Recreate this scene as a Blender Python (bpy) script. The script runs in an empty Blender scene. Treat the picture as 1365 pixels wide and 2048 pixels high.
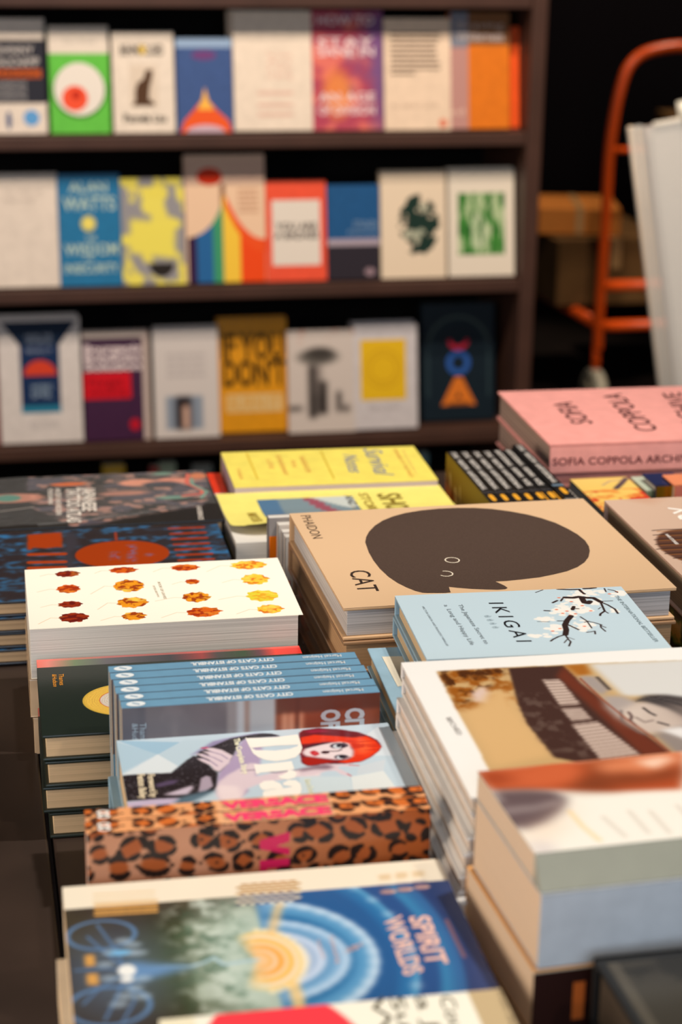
import bpy, bmesh, math, random
import numpy as np
from mathutils import Matrix, Vector

# ------------------------------------------------------------------ camera, world, lights
scn = bpy.context.scene
COL = scn.collection
F_PX = 3816.0
PITCH, ROLL, YAW = [math.radians(a) for a in (18.44, 0.942, 11.506)]
CAM = np.array([0.0, 0.0, 1.42])
CX, CY = 682.5, 1024.0

def cam_axes():
    cy, sy = math.cos(YAW), math.sin(YAW)
    w = np.array([sy*math.cos(PITCH), cy*math.cos(PITCH), -math.sin(PITCH)])
    r = np.array([cy, -sy, 0.0]); u = np.cross(r, w)
    return (math.cos(ROLL)*r+math.sin(ROLL)*u, -math.sin(ROLL)*r+math.cos(ROLL)*u, w)
RX, UX, WX = cam_axes()

cd = bpy.data.cameras.new('camera'); cam = bpy.data.objects.new('camera', cd); COL.objects.link(cam)
cd.sensor_fit = 'VERTICAL'; cd.sensor_height = 36.0; cd.sensor_width = 24.0
cd.lens = F_PX/2048*36
cd.clip_start = 0.05; cd.clip_end = 50
cam.matrix_world = Matrix([[RX[i], UX[i], -WX[i], CAM[i]] for i in range(3)] + [[0, 0, 0, 1]])
cd.dof.use_dof = True
cd.dof.focus_distance = 1.57
cd.dof.aperture_fstop = cd.lens/12.5
scn.camera = cam
scn.view_settings.view_transform = 'Standard'; scn.view_settings.look = 'None'
scn.view_settings.exposure = 0.0; scn.view_settings.gamma = 1.0
scn.view_settings.use_curve_mapping = False

wd = bpy.data.worlds.new('world'); scn.world = wd; wd.use_nodes = True
wd.node_tree.nodes['Background'].inputs[0].default_value = (0.62, 0.74, 1.0, 1)
wd.node_tree.nodes['Background'].inputs[1].default_value = 0.10

def spot(name, loc, target, power, size_deg, color, radius=0.05, blend=0.6):
    l = bpy.data.lights.new(name, 'SPOT'); o = bpy.data.objects.new(name, l); COL.objects.link(o)
    l.energy = power; l.spot_size = math.radians(size_deg); l.spot_blend = blend
    l.color = color; l.shadow_soft_size = radius
    o.location = loc
    o.rotation_euler = (Vector(target)-Vector(loc)).to_track_quat('-Z', 'Y').to_euler()
    return o
def area(name, loc, target, power, sx, sy, color):
    l = bpy.data.lights.new(name, 'AREA'); o = bpy.data.objects.new(name, l); COL.objects.link(o)
    l.shape = 'RECTANGLE'; l.size = sx; l.size_y = sy; l.energy = power; l.color = color
    o.location = loc
    o.rotation_euler = (Vector(target)-Vector(loc)).to_track_quat('-Z', 'Y').to_euler()
    return o
WARM = (1.0, 0.86, 0.70)
spot('track_spot_key', (0.98, 1.22, 3.1), (0.38, 1.5, 0.8), 184, 66, (1.0, 0.94, 0.86), 0.03)
spot('fill_spot_table_back', (0.35, 1.75, 3.15), (0.3, 2.05, 0.78), 75, 34, (1.0, 0.92, 0.82), 0.04)  # added fill spot, brightens the back of the table beyond the key
spot('track_spot_stock', (2.3, 4.2, 3.2), (1.62, 5.15, 0.5), 190, 30, (1.0, 0.85, 0.66), 0.04)
spot('track_spot_front', (1.1, 0.1, 3.0), (0.25, 1.5, 0.75), 70, 55, WARM, 0.05)
spot('track_spot_shelf', (0.2, 2.2, 3.1), (0.5, 4.05, 0.55), 290, 58, WARM, 0.04)
spot('track_spot_shelf_right', (1.3, 2.6, 3.1), (0.9, 4.05, 0.5), 170, 50, WARM, 0.04)
area('warm_lamp_left', (-1.3, 0.9, 1.25), (0.5, 1.1, 0.8), 24, 0.9, 0.9, (1.0, 0.83, 0.66))
area('window_behind', (0.2, -1.3, 1.7), (0.4, 1.5, 0.8), 34, 1.6, 1.2, (0.74, 0.86, 1.0))

# ------------------------------------------------------------------ geometry of the view
def ray(x, y): return RX*(x-CX)/F_PX - UX*(y-CY)/F_PX + WX
def at(x, y, z):
    d = ray(x, y); return CAM + d*(z-CAM[2])/d[2]
def aty(x, y, Y):
    d = ray(x, y); return CAM + d*(Y/d[1])

def Z(f, ox, oy):        # picture detail at a magnification -> picture coordinates
    return lambda *p: [(ox+a/f, oy+b/f) for a, b in p]

# ------------------------------------------------------------------ materials
def s2l(c):
    c = np.asarray(c, float)/255.0
    return np.where(c <= 0.04045, c/12.92, ((c+0.055)/1.055)**2.4)
ALB = 0.86
_m = {}
def mat(name, rgb, rough=0.5, spec=0.4, metal=0.0, coat=0.0, vary=0.06, nscale=60):
    if name in _m: return _m[name]
    m = bpy.data.materials.new(name); m.use_nodes = True; nt = m.node_tree; p = nt.nodes['Principled BSDF']
    c = s2l(rgb)*ALB
    tc = nt.nodes.new('ShaderNodeTexCoord'); nz = nt.nodes.new('ShaderNodeTexNoise'); nz.inputs['Scale'].default_value = nscale
    nt.links.new(tc.outputs['Object'], nz.inputs['Vector'])
    cr = nt.nodes.new('ShaderNodeValToRGB')
    cr.color_ramp.elements[0].position = 0.3; cr.color_ramp.elements[1].position = 0.7
    cr.color_ramp.elements[0].color = (*(c*(1-vary)), 1); cr.color_ramp.elements[1].color = (*np.minimum(c*(1+vary), 1), 1)
    nt.links.new(nz.outputs['Fac'], cr.inputs['Fac']); nt.links.new(cr.outputs['Color'], p.inputs['Base Color'])
    p.inputs['Roughness'].default_value = rough; p.inputs['Specular IOR Level'].default_value = spec
    p.inputs['Metallic'].default_value = metal; p.inputs['Coat Weight'].default_value = coat; p.inputs['Coat Roughness'].default_value = 0.12
    _m[name] = m; return m
def page_mat(name, rgb, dark=0.72, lines=1100):
    if name in _m: return _m[name]
    m = bpy.data.materials.new(name); m.use_nodes = True; nt = m.node_tree; p = nt.nodes['Principled BSDF']
    c = s2l(rgb)*ALB
    tc = nt.nodes.new('ShaderNodeTexCoord'); mp = nt.nodes.new('ShaderNodeMapping'); mp.inputs['Scale'].default_value = (3, 3, lines)
    nz = nt.nodes.new('ShaderNodeTexNoise'); nz.inputs['Scale'].default_value = 1.0; nz.inputs['Detail'].default_value = 3
    nt.links.new(tc.outputs['Object'], mp.inputs['Vector']); nt.links.new(mp.outputs[0], nz.inputs['Vector'])
    cr = nt.nodes.new('ShaderNodeValToRGB'); cr.color_ramp.elements[0].position = 0.36; cr.color_ramp.elements[1].position = 0.56
    cr.color_ramp.elements[0].color = (*(c*dark), 1); cr.color_ramp.elements[1].color = (*c, 1)
    nt.links.new(nz.outputs['Fac'], cr.inputs['Fac']); nt.links.new(cr.outputs['Color'], p.inputs['Base Color'])
    bp = nt.nodes.new('ShaderNodeBump'); bp.inputs['Strength'].default_value = 0.25; bp.inputs['Distance'].default_value = 0.0005
    nt.links.new(nz.outputs['Fac'], bp.inputs['Height']); nt.links.new(bp.outputs[0], p.inputs['Normal'])
    p.inputs['Roughness'].default_value = 0.8; p.inputs['Specular IOR Level'].default_value = 0.2
    _m[name] = m; return m
def art_mat(name, rough, spec=0.5, coat=0.0):
    if name in _m: return _m[name]
    m = bpy.data.materials.new(name); m.use_nodes = True; nt = m.node_tree; p = nt.nodes['Principled BSDF']
    a = nt.nodes.new('ShaderNodeAttribute'); a.attribute_name = 'Col'
    nt.links.new(a.outputs['Color'], p.inputs['Base Color'])
    nz = nt.nodes.new('ShaderNodeTexNoise'); nz.inputs['Scale'].default_value = 25; tc = nt.nodes.new('ShaderNodeTexCoord')
    nt.links.new(tc.outputs['Object'], nz.inputs['Vector'])
    bp = nt.nodes.new('ShaderNodeBump'); bp.inputs['Strength'].default_value = 0.05; bp.inputs['Distance'].default_value = 0.004
    nt.links.new(nz.outputs['Fac'], bp.inputs['Height']); nt.links.new(bp.outputs[0], p.inputs['Normal'])
    p.inputs['Roughness'].default_value = rough; p.inputs['Specular IOR Level'].default_value = spec
    p.inputs['Coat Weight'].default_value = coat; p.inputs['Coat Roughness'].default_value = 0.1
    _m[name] = m; return m
ART = art_mat('printed_cover_matt', 0.5, 0.12)
ARTG = art_mat('printed_cover_gloss', 0.25, 0.3)
PAGE = page_mat('page_edges_white', (226, 220, 212), 0.72)
PAGEC = page_mat('page_edges_cream', (226, 196, 156), 0.78, 900)
PAGEN = page_mat('page_edges_tan', (206, 176, 140), 0.7, 900)
_ink = {}
def ink(rgb, rough=0.5):
    k = 'ink_%d_%d_%d_%d' % (*rgb, int(rough*100))
    return mat(k, rgb, rough, 0.1, vary=0.0)
def wrap_mat(name, rgb):
    return mat(name, rgb, 0.18, 0.6, coat=0.8, vary=0.08, nscale=25)

# ------------------------------------------------------------------ mesh builder
class MB:
    def __init__(s): s.v = []; s.f = []; s.mi = []; s.c = []; s.mats = []; s.n = 0
    def slot(s, m):
        if m not in s.mats: s.mats.append(m)
        return s.mats.index(m)
    def add(s, vs, fs, m, cols=None):
        k = s.slot(m); vs = np.asarray(vs, float).reshape(-1, 3)
        s.v.append(vs); s.c.append(np.ones((len(vs), 3)) if cols is None else cols)
        n = s.n
        s.f += [tuple(i+n for i in f) for f in fs]; s.mi += [k]*len(fs); s.n += len(vs)
    def box(s, x0, y0, z0, x1, y1, z1, m, bev=0.0006, seg=2):
        bm = bmesh.new(); bmesh.ops.create_cube(bm, size=1)
        for v in bm.verts:
            v.co = Vector((x0+(v.co.x+.5)*(x1-x0), y0+(v.co.y+.5)*(y1-y0), z0+(v.co.z+.5)*(z1-z0)))
        if bev > 0:
            bev = min(bev, 0.45*min(x1-x0, y1-y0, z1-z0))
            bmesh.ops.bevel(bm, geom=bm.edges[:], offset=bev, segments=seg, profile=0.5, affect='EDGES')
        s.bm(bm, m)
    def bm(s, bm, m):
        bm.verts.index_update(); bm.verts.ensure_lookup_table()
        s.add([v.co[:] for v in bm.verts], [tuple(v.index for v in f.verts) for f in bm.faces], m); bm.free()
    def prism(s, pts, z0, z1, m):           # polygon (ccw) extruded in z
        n = len(pts)
        vs = [(x, y, z0) for x, y in pts]+[(x, y, z1) for x, y in pts]
        fs = [tuple(range(n-1, -1, -1)), tuple(range(n, 2*n))]+[(i, (i+1) % n, n+(i+1) % n, n+i) for i in range(n)]
        s.add(vs, fs, m)
    def tube(s, pts, r, m, k=12, closed=False):
        pts = [Vector(p) for p in pts]; n = len(pts); vs = []; fs = []
        up = None
        for i, p in enumerate(pts):
            a = pts[(i-1) % n] if (i > 0 or closed) else p; b = pts[(i+1) % n] if (i < n-1 or closed) else p
            t = (b-a).normalized()
            if up is None:
                up = t.orthogonal().normalized()
            up = (up-t*up.dot(t)).normalized(); q = t.cross(up)
            rr = r[i] if hasattr(r, '__len__') else r
            vs += [tuple(p+up*(rr*math.cos(2*math.pi*j/k))+q*(rr*math.sin(2*math.pi*j/k))) for j in range(k)]
        for i in range(n if closed else n-1):
            for j in range(k):
                a = i*k+j; b = i*k+(j+1) % k; c = ((i+1) % n)*k+(j+1) % k; d = ((i+1) % n)*k+j
                fs.append((a, b, c, d))
        if not closed: fs += [tuple(range(k-1, -1, -1)), tuple(range((n-1)*k, n*k))]
        s.add(vs, fs, m)
    def build(s, name, parent=None, smooth=False):
        me = bpy.data.meshes.new(name)
        me.from_pydata(np.concatenate(s.v).tolist(), [], s.f)
        for m in s.mats: me.materials.append(m)
        me.polygons.foreach_set('material_index', s.mi)
        if smooth: me.polygons.foreach_set('use_smooth', [True]*len(me.polygons))
        cols = np.concatenate(s.c)
        if (cols != 1).any():
            ca = me.color_attributes.new('Col', 'FLOAT_COLOR', 'POINT')
            buf = np.ones((len(cols), 4), np.float32); buf[:, :3] = cols
            ca.data.foreach_set('color', buf.ravel())
        me.update()
        o = bpy.data.objects.new(name, me); COL.objects.link(o)
        if parent is not None: o.parent = parent
        return o

_txt = {}
def text_polys(s, bold=0.0, shear=0.0, spacing=1.0):
    k = (s, bold, shear, spacing)
    if k in _txt: return _txt[k]
    cu = bpy.data.curves.new('lettering', 'FONT'); cu.body = s; cu.offset = bold; cu.shear = shear
    cu.space_character = spacing; cu.resolution_u = 3
    ob = bpy.data.objects.new('lettering', cu); COL.objects.link(ob)
    dg = bpy.context.evaluated_depsgraph_get(); ev = ob.evaluated_get(dg); me = ev.to_mesh()
    V = np.array([v.co[:2] for v in me.vertices]) if len(me.vertices) else np.zeros((0, 2))
    P = [tuple(p.vertices) for p in me.polygons]
    ev.to_mesh_clear(); bpy.data.objects.remove(ob); bpy.data.curves.remove(cu)
    if len(V):
        V[:, 0] = (V[:, 0]-V[:, 0].min())/max(1e-6, np.ptp(V[:, 0])); V[:, 1] /= 0.70
    _txt[k] = (V, P); return _txt[k]

# ------------------------------------------------------------------ tags and copies
def tag(o, label, cat, group=None, kind=None):
    o['label'] = label
    if cat: o['category'] = cat
    if group: o['group'] = group
    if kind: o['kind'] = kind
    return o
def empty(name, label, cat, M=None, group=None):
    o = bpy.data.objects.new(name, None); COL.objects.link(o); o.empty_display_size = 0.02
    if M is not None: o.matrix_world = M
    return tag(o, label, cat, group)
def dup(root, M, label, group=None):
    r = root.copy(); COL.objects.link(r); r.matrix_world = M; r['label'] = label
    if group: r['group'] = group
    for ch in list(root.children):
        c = ch.copy(); COL.objects.link(c); c.parent = r
    return r

# ------------------------------------------------------------------ a small painter for printed covers
def vnoise(shape, cells, seed, octaves=3):
    rng = np.random.RandomState(seed); out = np.zeros(shape); amp = 1; tot = 0
    for o in range(octaves):
        ny = max(2, int(cells[1]*2**o)); nx = max(2, int(cells[0]*2**o))
        g = rng.rand(ny+1, nx+1)
        yy = np.linspace(0, ny-1e-6, shape[0]); xx = np.linspace(0, nx-1e-6, shape[1])
        yi = yy.astype(int); xi = xx.astype(int); fy = (yy-yi)[:, None]; fx = (xx-xi)[None, :]
        fy = fy*fy*(3-2*fy); fx = fx*fx*(3-2*fx)
        a = g[yi][:, xi]; b = g[yi][:, xi+1]; c = g[yi+1][:, xi]; d = g[yi+1][:, xi+1]
        out += amp*((a*(1-fx)+b*fx)*(1-fy)+(c*(1-fx)+d*fx)*fy); tot += amp; amp *= 0.5
    return out/tot
def blur(a, k):
    if k < 1: return a
    for ax in (0, 1):
        for _ in range(2):
            pad = [(0, 0), (0, 0)]; pad[ax] = (k+1, k)
            c = np.cumsum(np.pad(a, pad, mode='edge'), axis=ax)
            n = a.shape[ax]
            a = (np.take(c, range(2*k+1, 2*k+1+n), axis=ax)-np.take(c, range(0, n), axis=ax))/(2*k+1)
    return a

class Art:
    """Printed picture: a fine grid of colours on one face of a book."""
    def __init__(s, bk, base, res=0.0006, face='front', box=None):
        s.bk = bk; s.face = face
        w, h = bk.size(face)
        s.box = box or (0, 0, w, h)
        x0, y0, x1, y1 = s.box
        s.nx = int((x1-x0)/res)+2; s.ny = int((y1-y0)/res)+2; s.res = res
        s.X, s.Y = np.meshgrid(np.linspace(x0, x1, s.nx), np.linspace(y0, y1, s.ny))
        s.c = np.zeros((s.ny, s.nx, 3)); s.c[:] = np.array(base, float)
    def P(s, pts): return [s.bk.loc(a, b, s.face) for a, b in pts]
    def mask(s, pts):
        xs = [p[0] for p in pts]; ys = [p[1] for p in pts]
        m = np.zeros(s.X.shape, bool); n = len(pts)
        for i in range(n):
            xa, ya = pts[i]; xb, yb = pts[(i+1) % n]
            if ya == yb: continue
            cond = ((ya > s.Y) != (yb > s.Y)); xi = (xb-xa)*(s.Y-ya)/(yb-ya)+xa
            m ^= cond & (s.X < xi)
        return m.astype(float)
    def mix(s, m, rgb, a=1.0):
        m = np.clip(m*a, 0, 1)[..., None]; s.c = s.c*(1-m)+np.array(rgb, float)*m
    def poly(s, pts, rgb, soft=0, a=1.0, px=True, tex=None):
        q = s.P(pts) if px else pts
        m = blur(s.mask(q), int(round(soft/s.res)))
        if tex is not None: m = m*tex
        s.mix(m, rgb, a)
    def ell(s, c, r, rgb, soft=0, a=1.0, px=True, inner=None, ang=0.0, tex=None):
        cx, cy = s.bk.loc(*c, s.face) if px else c
        rx, ry = r if hasattr(r, '__len__') else (r, r)
        dx, dy = s.X-cx, s.Y-cy; ca, sa = math.cos(ang), math.sin(ang)
        d = np.sqrt(((dx*ca+dy*sa)/rx)**2+((-dx*sa+dy*ca)/ry)**2)
        e = max(soft, s.res)/min(rx, ry)
        m = np.clip((1-d)/e+0.5, 0, 1)
        if inner: m = m*np.clip((d-inner)/e+0.5, 0, 1)
        if tex is not None: m = m*tex
        s.mix(m, rgb, a)
    def line(s, pts, w, rgb, a=1.0, px=True, soft=0):
        q = s.P(pts) if px else pts; best = np.full(s.X.shape, 1e9)
        for (xa, ya), (xb, yb) in zip(q[:-1], q[1:]):
            dx, dy = xb-xa, yb-ya; L = dx*dx+dy*dy+1e-12
            t = np.clip(((s.X-xa)*dx+(s.Y-ya)*dy)/L, 0, 1)
            best = np.minimum(best, np.hypot(s.X-xa-t*dx, s.Y-ya-t*dy))
        e = max(soft, s.res); s.mix(np.clip((w/2-best)/e+0.5, 0, 1), rgb, a)
    def noise(s, cells, seed, o=3): return vnoise(s.X.shape, cells, seed, o)
    def add_to(s, mb, m, lift=0.00012):
        pts = s.bk.face_pts(s.face, np.stack([s.X.ravel(), s.Y.ravel()], 1), lift)
        i = np.arange(s.nx*s.ny).reshape(s.ny, s.nx)
        a = i[:-1, :-1].ravel(); b = i[:-1, 1:].ravel(); c = i[1:, 1:].ravel(); d = i[1:, :-1].ravel()
        if s.face in ('spine+y', 'spine-x'): a, b, c, d = a, b, c, d
        fs = list(zip(a.tolist(), b.tolist(), c.tolist(), d.tolist()))
        mb.add(pts, fs, m, s2l(np.clip(s.c.reshape(-1, 3), 0, 255))*ALB)

# ------------------------------------------------------------------ books
class Book:
    """x = length, y = width, z = thickness; the front cover is the +z face."""
    def __init__(s, M, L, D, T, spine='+y', kind='hard', cover=(200, 200, 200), pages=None,
                 rough=0.45, coat=0.0, board=0.0026, over=0.003, edge=None, block_m=None):
        s.M = M; s.Mi = np.array(M.inverted()); s.Mn = np.array(M)
        s.L, s.D, s.T = L, D, T; s.spine = spine; s.kind = kind
        s.pages = pages or PAGE
        s.cm = mat('cover_%d_%d_%d_%d' % (*cover, int(coat*10)), cover, rough, 0.25, coat=coat)
        s.mb = MB(); s.pm = MB(); s.tabs = []
        bt = board if kind == 'hard' else 0.0007; ov = over if kind == 'hard' else 0.0003
        s.bt = bt
        bev = 0.0009 if kind == 'hard' else 0.0002
        s.mb.box(0, 0, T-bt, L, D, T, s.cm, bev); s.mb.box(0, 0, 0, L, D, bt, s.cm, bev)
        x0, y0, x1, y1 = ov, ov, L-ov, D-ov; g = 0.006 if kind == 'hard' else 0.0008
        t = bt*1.05
        if spine == '+y': s.mb.box(0, D-t, 0, L, D, T, s.cm, bev); y1 = D-g
        if spine == '-y': s.mb.box(0, 0, 0, L, t, T, s.cm, bev); y0 = g
        if spine == '-x': s.mb.box(0, 0, 0, t, D, T, s.cm, bev); x0 = g
        if spine == '+x': s.mb.box(L-t, 0, 0, L, D, T, s.cm, bev); x1 = L-g
        s.pm.box(x0, y0, bt, x1, y1, T-bt, s.pages, 0.0003)
        if kind == 'hard':                      # joint between the pages and the spine board
            pass
    def size(s, face):
        if face == 'front': return (s.L, s.D)
        if face in ('spine+y', 'spine-y'): return (s.L, s.T)
        return (s.D, s.T)
    def face_pts(s, face, q, lift):
        q = np.asarray(q, float); a, b = q[:, 0], q[:, 1]
        if face == 'front': return np.stack([a, b, np.full(len(a), s.T+lift)], 1)
        if face == 'spine-y': return np.stack([a, np.full(len(a), -lift), b], 1)
        if face == 'spine+y': return np.stack([a, np.full(len(a), s.D+lift), b], 1)
        if face == 'spine-x': return np.stack([np.full(len(a), -lift), a, b], 1)
        return np.stack([np.full(len(a), s.L+lift), a, b], 1)
    def loc(s, x, y, face='front'):
        o = s.Mi[:3, :3]@CAM+s.Mi[:3, 3]; d = s.Mi[:3, :3]@ray(x, y)
        ax, val = {'front': (2, s.T), 'spine-y': (1, 0), 'spine+y': (1, s.D), 'spine-x': (0, 0), 'spine+x': (0, s.L)}[face]
        p = o+d*(val-o[ax])/d[ax]
        return {2: (p[0], p[1]), 1: (p[0], p[2]), 0: (p[1], p[2])}[ax]
    def poly(s, pts, rgb, face='front', px=True, lift=0.0003, m=None):
        q = [s.loc(a, b, face) for a, b in pts] if px else pts
        s.mb.add(s.face_pts(face, q, lift), [tuple(range(len(q)))], m or ink(rgb))
    def ring(s, c, r, w, rgb, a0=0, a1=360, px=True, face='front', lift=0.0004, n=40, rx=1.0):
        cx, cy = s.loc(*c, face) if px else c
        an = [math.radians(a0+(a1-a0)*i/n) for i in range(n+1)]
        q = [(cx+rx*(r+w/2)*math.cos(t), cy+(r+w/2)*math.sin(t)) for t in an]+[(cx+rx*(r-w/2)*math.cos(t), cy+(r-w/2)*math.sin(t)) for t in an]
        k = n+1
        s.mb.add(s.face_pts(face, q, lift), [(i, i+1, k+i+1, k+i) for i in range(n)], ink(rgb))
    def text(s, body, p0, p1, p2, rgb, face='front', px=True, bold=0.0, shear=0.0, spacing=1.0, lift=0.00035, m=None):
        V, P = text_polys(body, bold, shear, spacing)
        if not len(V): return
        if px: p0, p1, p2 = [np.array(s.loc(*p, face)) for p in (p0, p1, p2)]
        else: p0, p1, p2 = map(np.array, (p0, p1, p2))
        q = p0+V[:, :1]*(p1-p0)+V[:, 1:]*(p2-p0)
        s.mb.add(s.face_pts(face, q, lift), P, m or ink(rgb))
    def done(s, name, label, group=None, cat='book'):
        s.root = empty(name, label, cat, s.M, group)
        s.mb.build('cover', s.root); s.pm.build('page_block', s.root)
        return s.root

def flatM(x, y, z, yaw, D, T):                  # far-left corner of the top, yaw in degrees
    a = math.radians(yaw); ya = Vector((-math.sin(a), math.cos(a), 0))
    o = Vector((x, y, z-T))-ya*D
    return Matrix.Translation(o) @ Matrix.Rotation(a, 4, 'Z')
def flat(tl, tr, z, D, T, L=None, yaw=None, bl=None, **k):
    a = at(*tl, z); b = at(*tr, z) if tr else None
    if L is None: L = float(np.hypot(*(b-a)[:2]))
    if yaw is None: yaw = math.degrees(math.atan2((b-a)[1], (b-a)[0]))
    if D is None: D = float(np.hypot(*(at(*bl, z)-a)[:2]))
    return Book(flatM(a[0], a[1], z, yaw, D, T), L, D, T, **k)
def flatp(x, y, z, L, D, T, yaw=0, **k): return Book(flatM(x, y, z, yaw, D, T), L, D, T, **k)
ORD = ['top', 'second', 'third', 'fourth', 'fifth', 'sixth', 'seventh', 'eighth', 'ninth', 'tenth']
rnd = random.Random(7)
def pile(bk, root, n, label, group, jx=0.003, jy=0.003, ja=0.8, gap=0.0004, shifts=None, z_end=None):
    """n copies laid under the top book."""
    out = []
    for i in range(1, n+1):
        dx, dy, da = (rnd.uniform(-jx, jx), rnd.uniform(-jy, jy), rnd.uniform(-ja, ja)) if not shifts else shifts[i-1]
        M = Matrix.Translation((dx, dy, -(bk.T+gap)*i)) @ bk.M @ Matrix.Rotation(math.radians(da), 4, 'Z')
        out.append(dup(root, M, label % ORD[i], group))
    if group: root['group'] = group
    return out

# ------------------------------------------------------------------ room
def slab(name, x0, y0, z0, x1, y1, z1, m, kind='structure', parent=None, bev=0.0):
    mb = MB(); mb.box(x0, y0, z0, x1, y1, z1, m, bev); o = mb.build(name, parent)
    if kind: o['kind'] = kind
    return o
slab('floor', -3.5, -1.0, -0.1, 4.5, 7.0, 0.0, mat('dark_floor', (38, 30, 27), 0.45, 0.4, vary=0.15, nscale=6))
slab('wall_back', -3.5, 7.0, 0.0, 4.5, 7.1, 3.4, mat('dark_wall', (84, 66, 60), 0.9, 0.1))
slab('wall_right', 4.5, -1.0, 0.0, 4.6, 7.1, 3.4, mat('dark_wall', (84, 66, 60), 0.9, 0.1))
slab('ceiling', -3.5, -1.0, 3.4, 4.6, 7.1, 3.5, mat('dark_ceiling', (30, 28, 27), 0.9, 0.1))

WOOD = mat('dark_table_wood', (52, 40, 34), 0.42, 0.4, vary=0.2, nscale=12)
TZ = 0.706
def table(name, label, x0, x1, y0, y1):
    r = empty(name, label, 'table', Matrix.Translation(((x0+x1)/2, (y0+y1)/2, 0)), None)
    cx, cy = (x0+x1)/2, (y0+y1)/2
    mb = MB(); mb.box(x0-cx, y0-cy, TZ-0.03, x1-cx, y1-cy, TZ, WOOD, 0.002); mb.build('tabletop', r)
    for sx in (x0+0.04, x1-0.04):
        for sy in (y0+0.04, y1-0.04):
            mb = MB(); mb.box(sx-cx-0.03, sy-cy-0.03, 0, sx-cx+0.03, sy-cy+0.03, TZ-0.03, WOOD, 0.002); mb.build('leg', r)
table('display_table', 'long dark wooden display table carrying the piles of books', 0.049, 1.35, 0.45, 2.24)
table('display_table', 'dark wooden side table showing bare at the left edge beside the book piles', -0.75, 0.045, 0.45, 2.24)

# ------------------------------------------------------------------ wall shelf
SHW = mat('dark_brown_shelf', (74, 48, 38), 0.5, 0.35, vary=0.12, nscale=9)
SHB = mat('black_shelf_back', (14, 12, 12), 0.8, 0.1)
SY = 4.06                                        # the books stand on this line
shf = empty('bookshelf', 'tall dark brown wall bookshelf with face-out books on its boards', 'bookshelf', Matrix.Translation((0, SY-0.02, 0)))
SZ = {'top': 1.186, 'upper': 0.897, 'middle': 0.573, 'lower': 0.226, 'base': 0.03}
for k, z in SZ.items():
    mb = MB(); mb.box(-1.2, 0.0, z-0.028, 1.220, 0.34, z, SHW, 0.002); mb.build('shelf_board', shf)
for xa, xb in ((1.220, 1.254), (-1.24, -1.2)):
    mb = MB(); mb.box(xa, -0.01, 0, xb, 0.34, 2.1, SHW, 0.002); mb.build('side_panel', shf)
mb = MB(); mb.box(-1.2, 0.34, 0, 1.220, 0.36, 2.1, SHB, 0.0); mb.build('back_panel', shf)

# face-out books: (xl, xr, ybottom, ytop) in the picture, cover colour, lean
def shelf_book(xl, xr, yb, yt, zb, cover, T=0.018, lean=10, dy=0.0, **k):
    Y = SY+dy
    a = aty(xl, yb, Y); b = aty(xr, yb, Y); L = float(b[0]-a[0]); th = math.radians(lean)
    d = ray((xl+xr)/2, yt)
    # height along the leaning cover whose top meets the ray
    h = 0.2
    for _ in range(30):
        Yt = Y+h*math.sin(th); p = CAM+d*Yt/d[1]; h = max(0.05, (p[2]-zb)/math.cos(th))
    R = Matrix.Rotation(math.radians(90)-th, 4, 'X')
    # local y -> up and back, local z -> towards the viewer
    M = Matrix.Translation((a[0], Y, zb)) @ R
    off = M.to_3x3() @ Vector((0, 0, -T))
    M = Matrix.Translation(off+Vector((0, 0, T*math.sin(th)*0+0.0006))) @ M
    if lean > 0: M = Matrix.Translation((0, 0, T*math.sin(th))) @ M
    return Book(M, L, h, T, spine='-x', kind='paper', cover=cover, pages=PAGE, **k)
def behind(bk, root, label, group, n=1, dx=0.004, dz=0.0):
    for i in range(1, n+1):
        z = bk.M.to_3x3() @ Vector((0, 0, -(bk.T+0.0015)*i))
        # slide back along the board, keeping the foot on it
        Mi = Matrix.Translation((dx*i, (bk.T+0.002)*i/math.cos(math.radians(10)), 0)) @ bk.M
        dup(root, Mi, label, group)

def rows(bk, art_or_none, x0, x1, y0, y1, n, rgb, seed=1, face='front', fill=0.6):
    """lines of lettering too small to read, drawn as short bars"""
    r = random.Random(seed); h = (y1-y0)/n
    for i in range(n):
        y = y0+h*i; x = x0
        while x < x1:
            w = r.uniform(0.1, 0.3)*(x1-x0); xe = min(x+w, x1)
            bk.poly([(x, y), (xe, y), (xe, y+h*fill), (x, y+h*fill)], rgb, face, px=False)
            x = xe+0.03*(x1-x0)

CR = (232, 216, 198)
U, Mi_, Lo = SZ['upper'], SZ['middle'], SZ['lower']
def T_(bk, s, x0, x1, y, h, rgb, **k):           # straight lettering in fractions of the cover
    bk.text(s, (x0*bk.L, y*bk.D), (x1*bk.L, y*bk.D), (x0*bk.L, (y+h)*bk.D), rgb, px=False, **k)
def Pf(bk, pts, rgb, lift=0.0003): bk.poly([(x*bk.L, y*bk.D) for x, y in pts], rgb, px=False, lift=lift)
def rect(x0, y0, x1, y1): return [(x0, y0), (x1, y0), (x1, y1), (x0, y1)]
def circ(cx, cy, rx, ry, n=28, a0=0, a1=360): return [(cx+rx*math.cos(math.radians(a0+(a1-a0)*i/n)), cy+ry*math.sin(math.radians(a0+(a1-a0)*i/n))) for i in range(n+1 if a1-a0 < 360 else n)]

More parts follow.
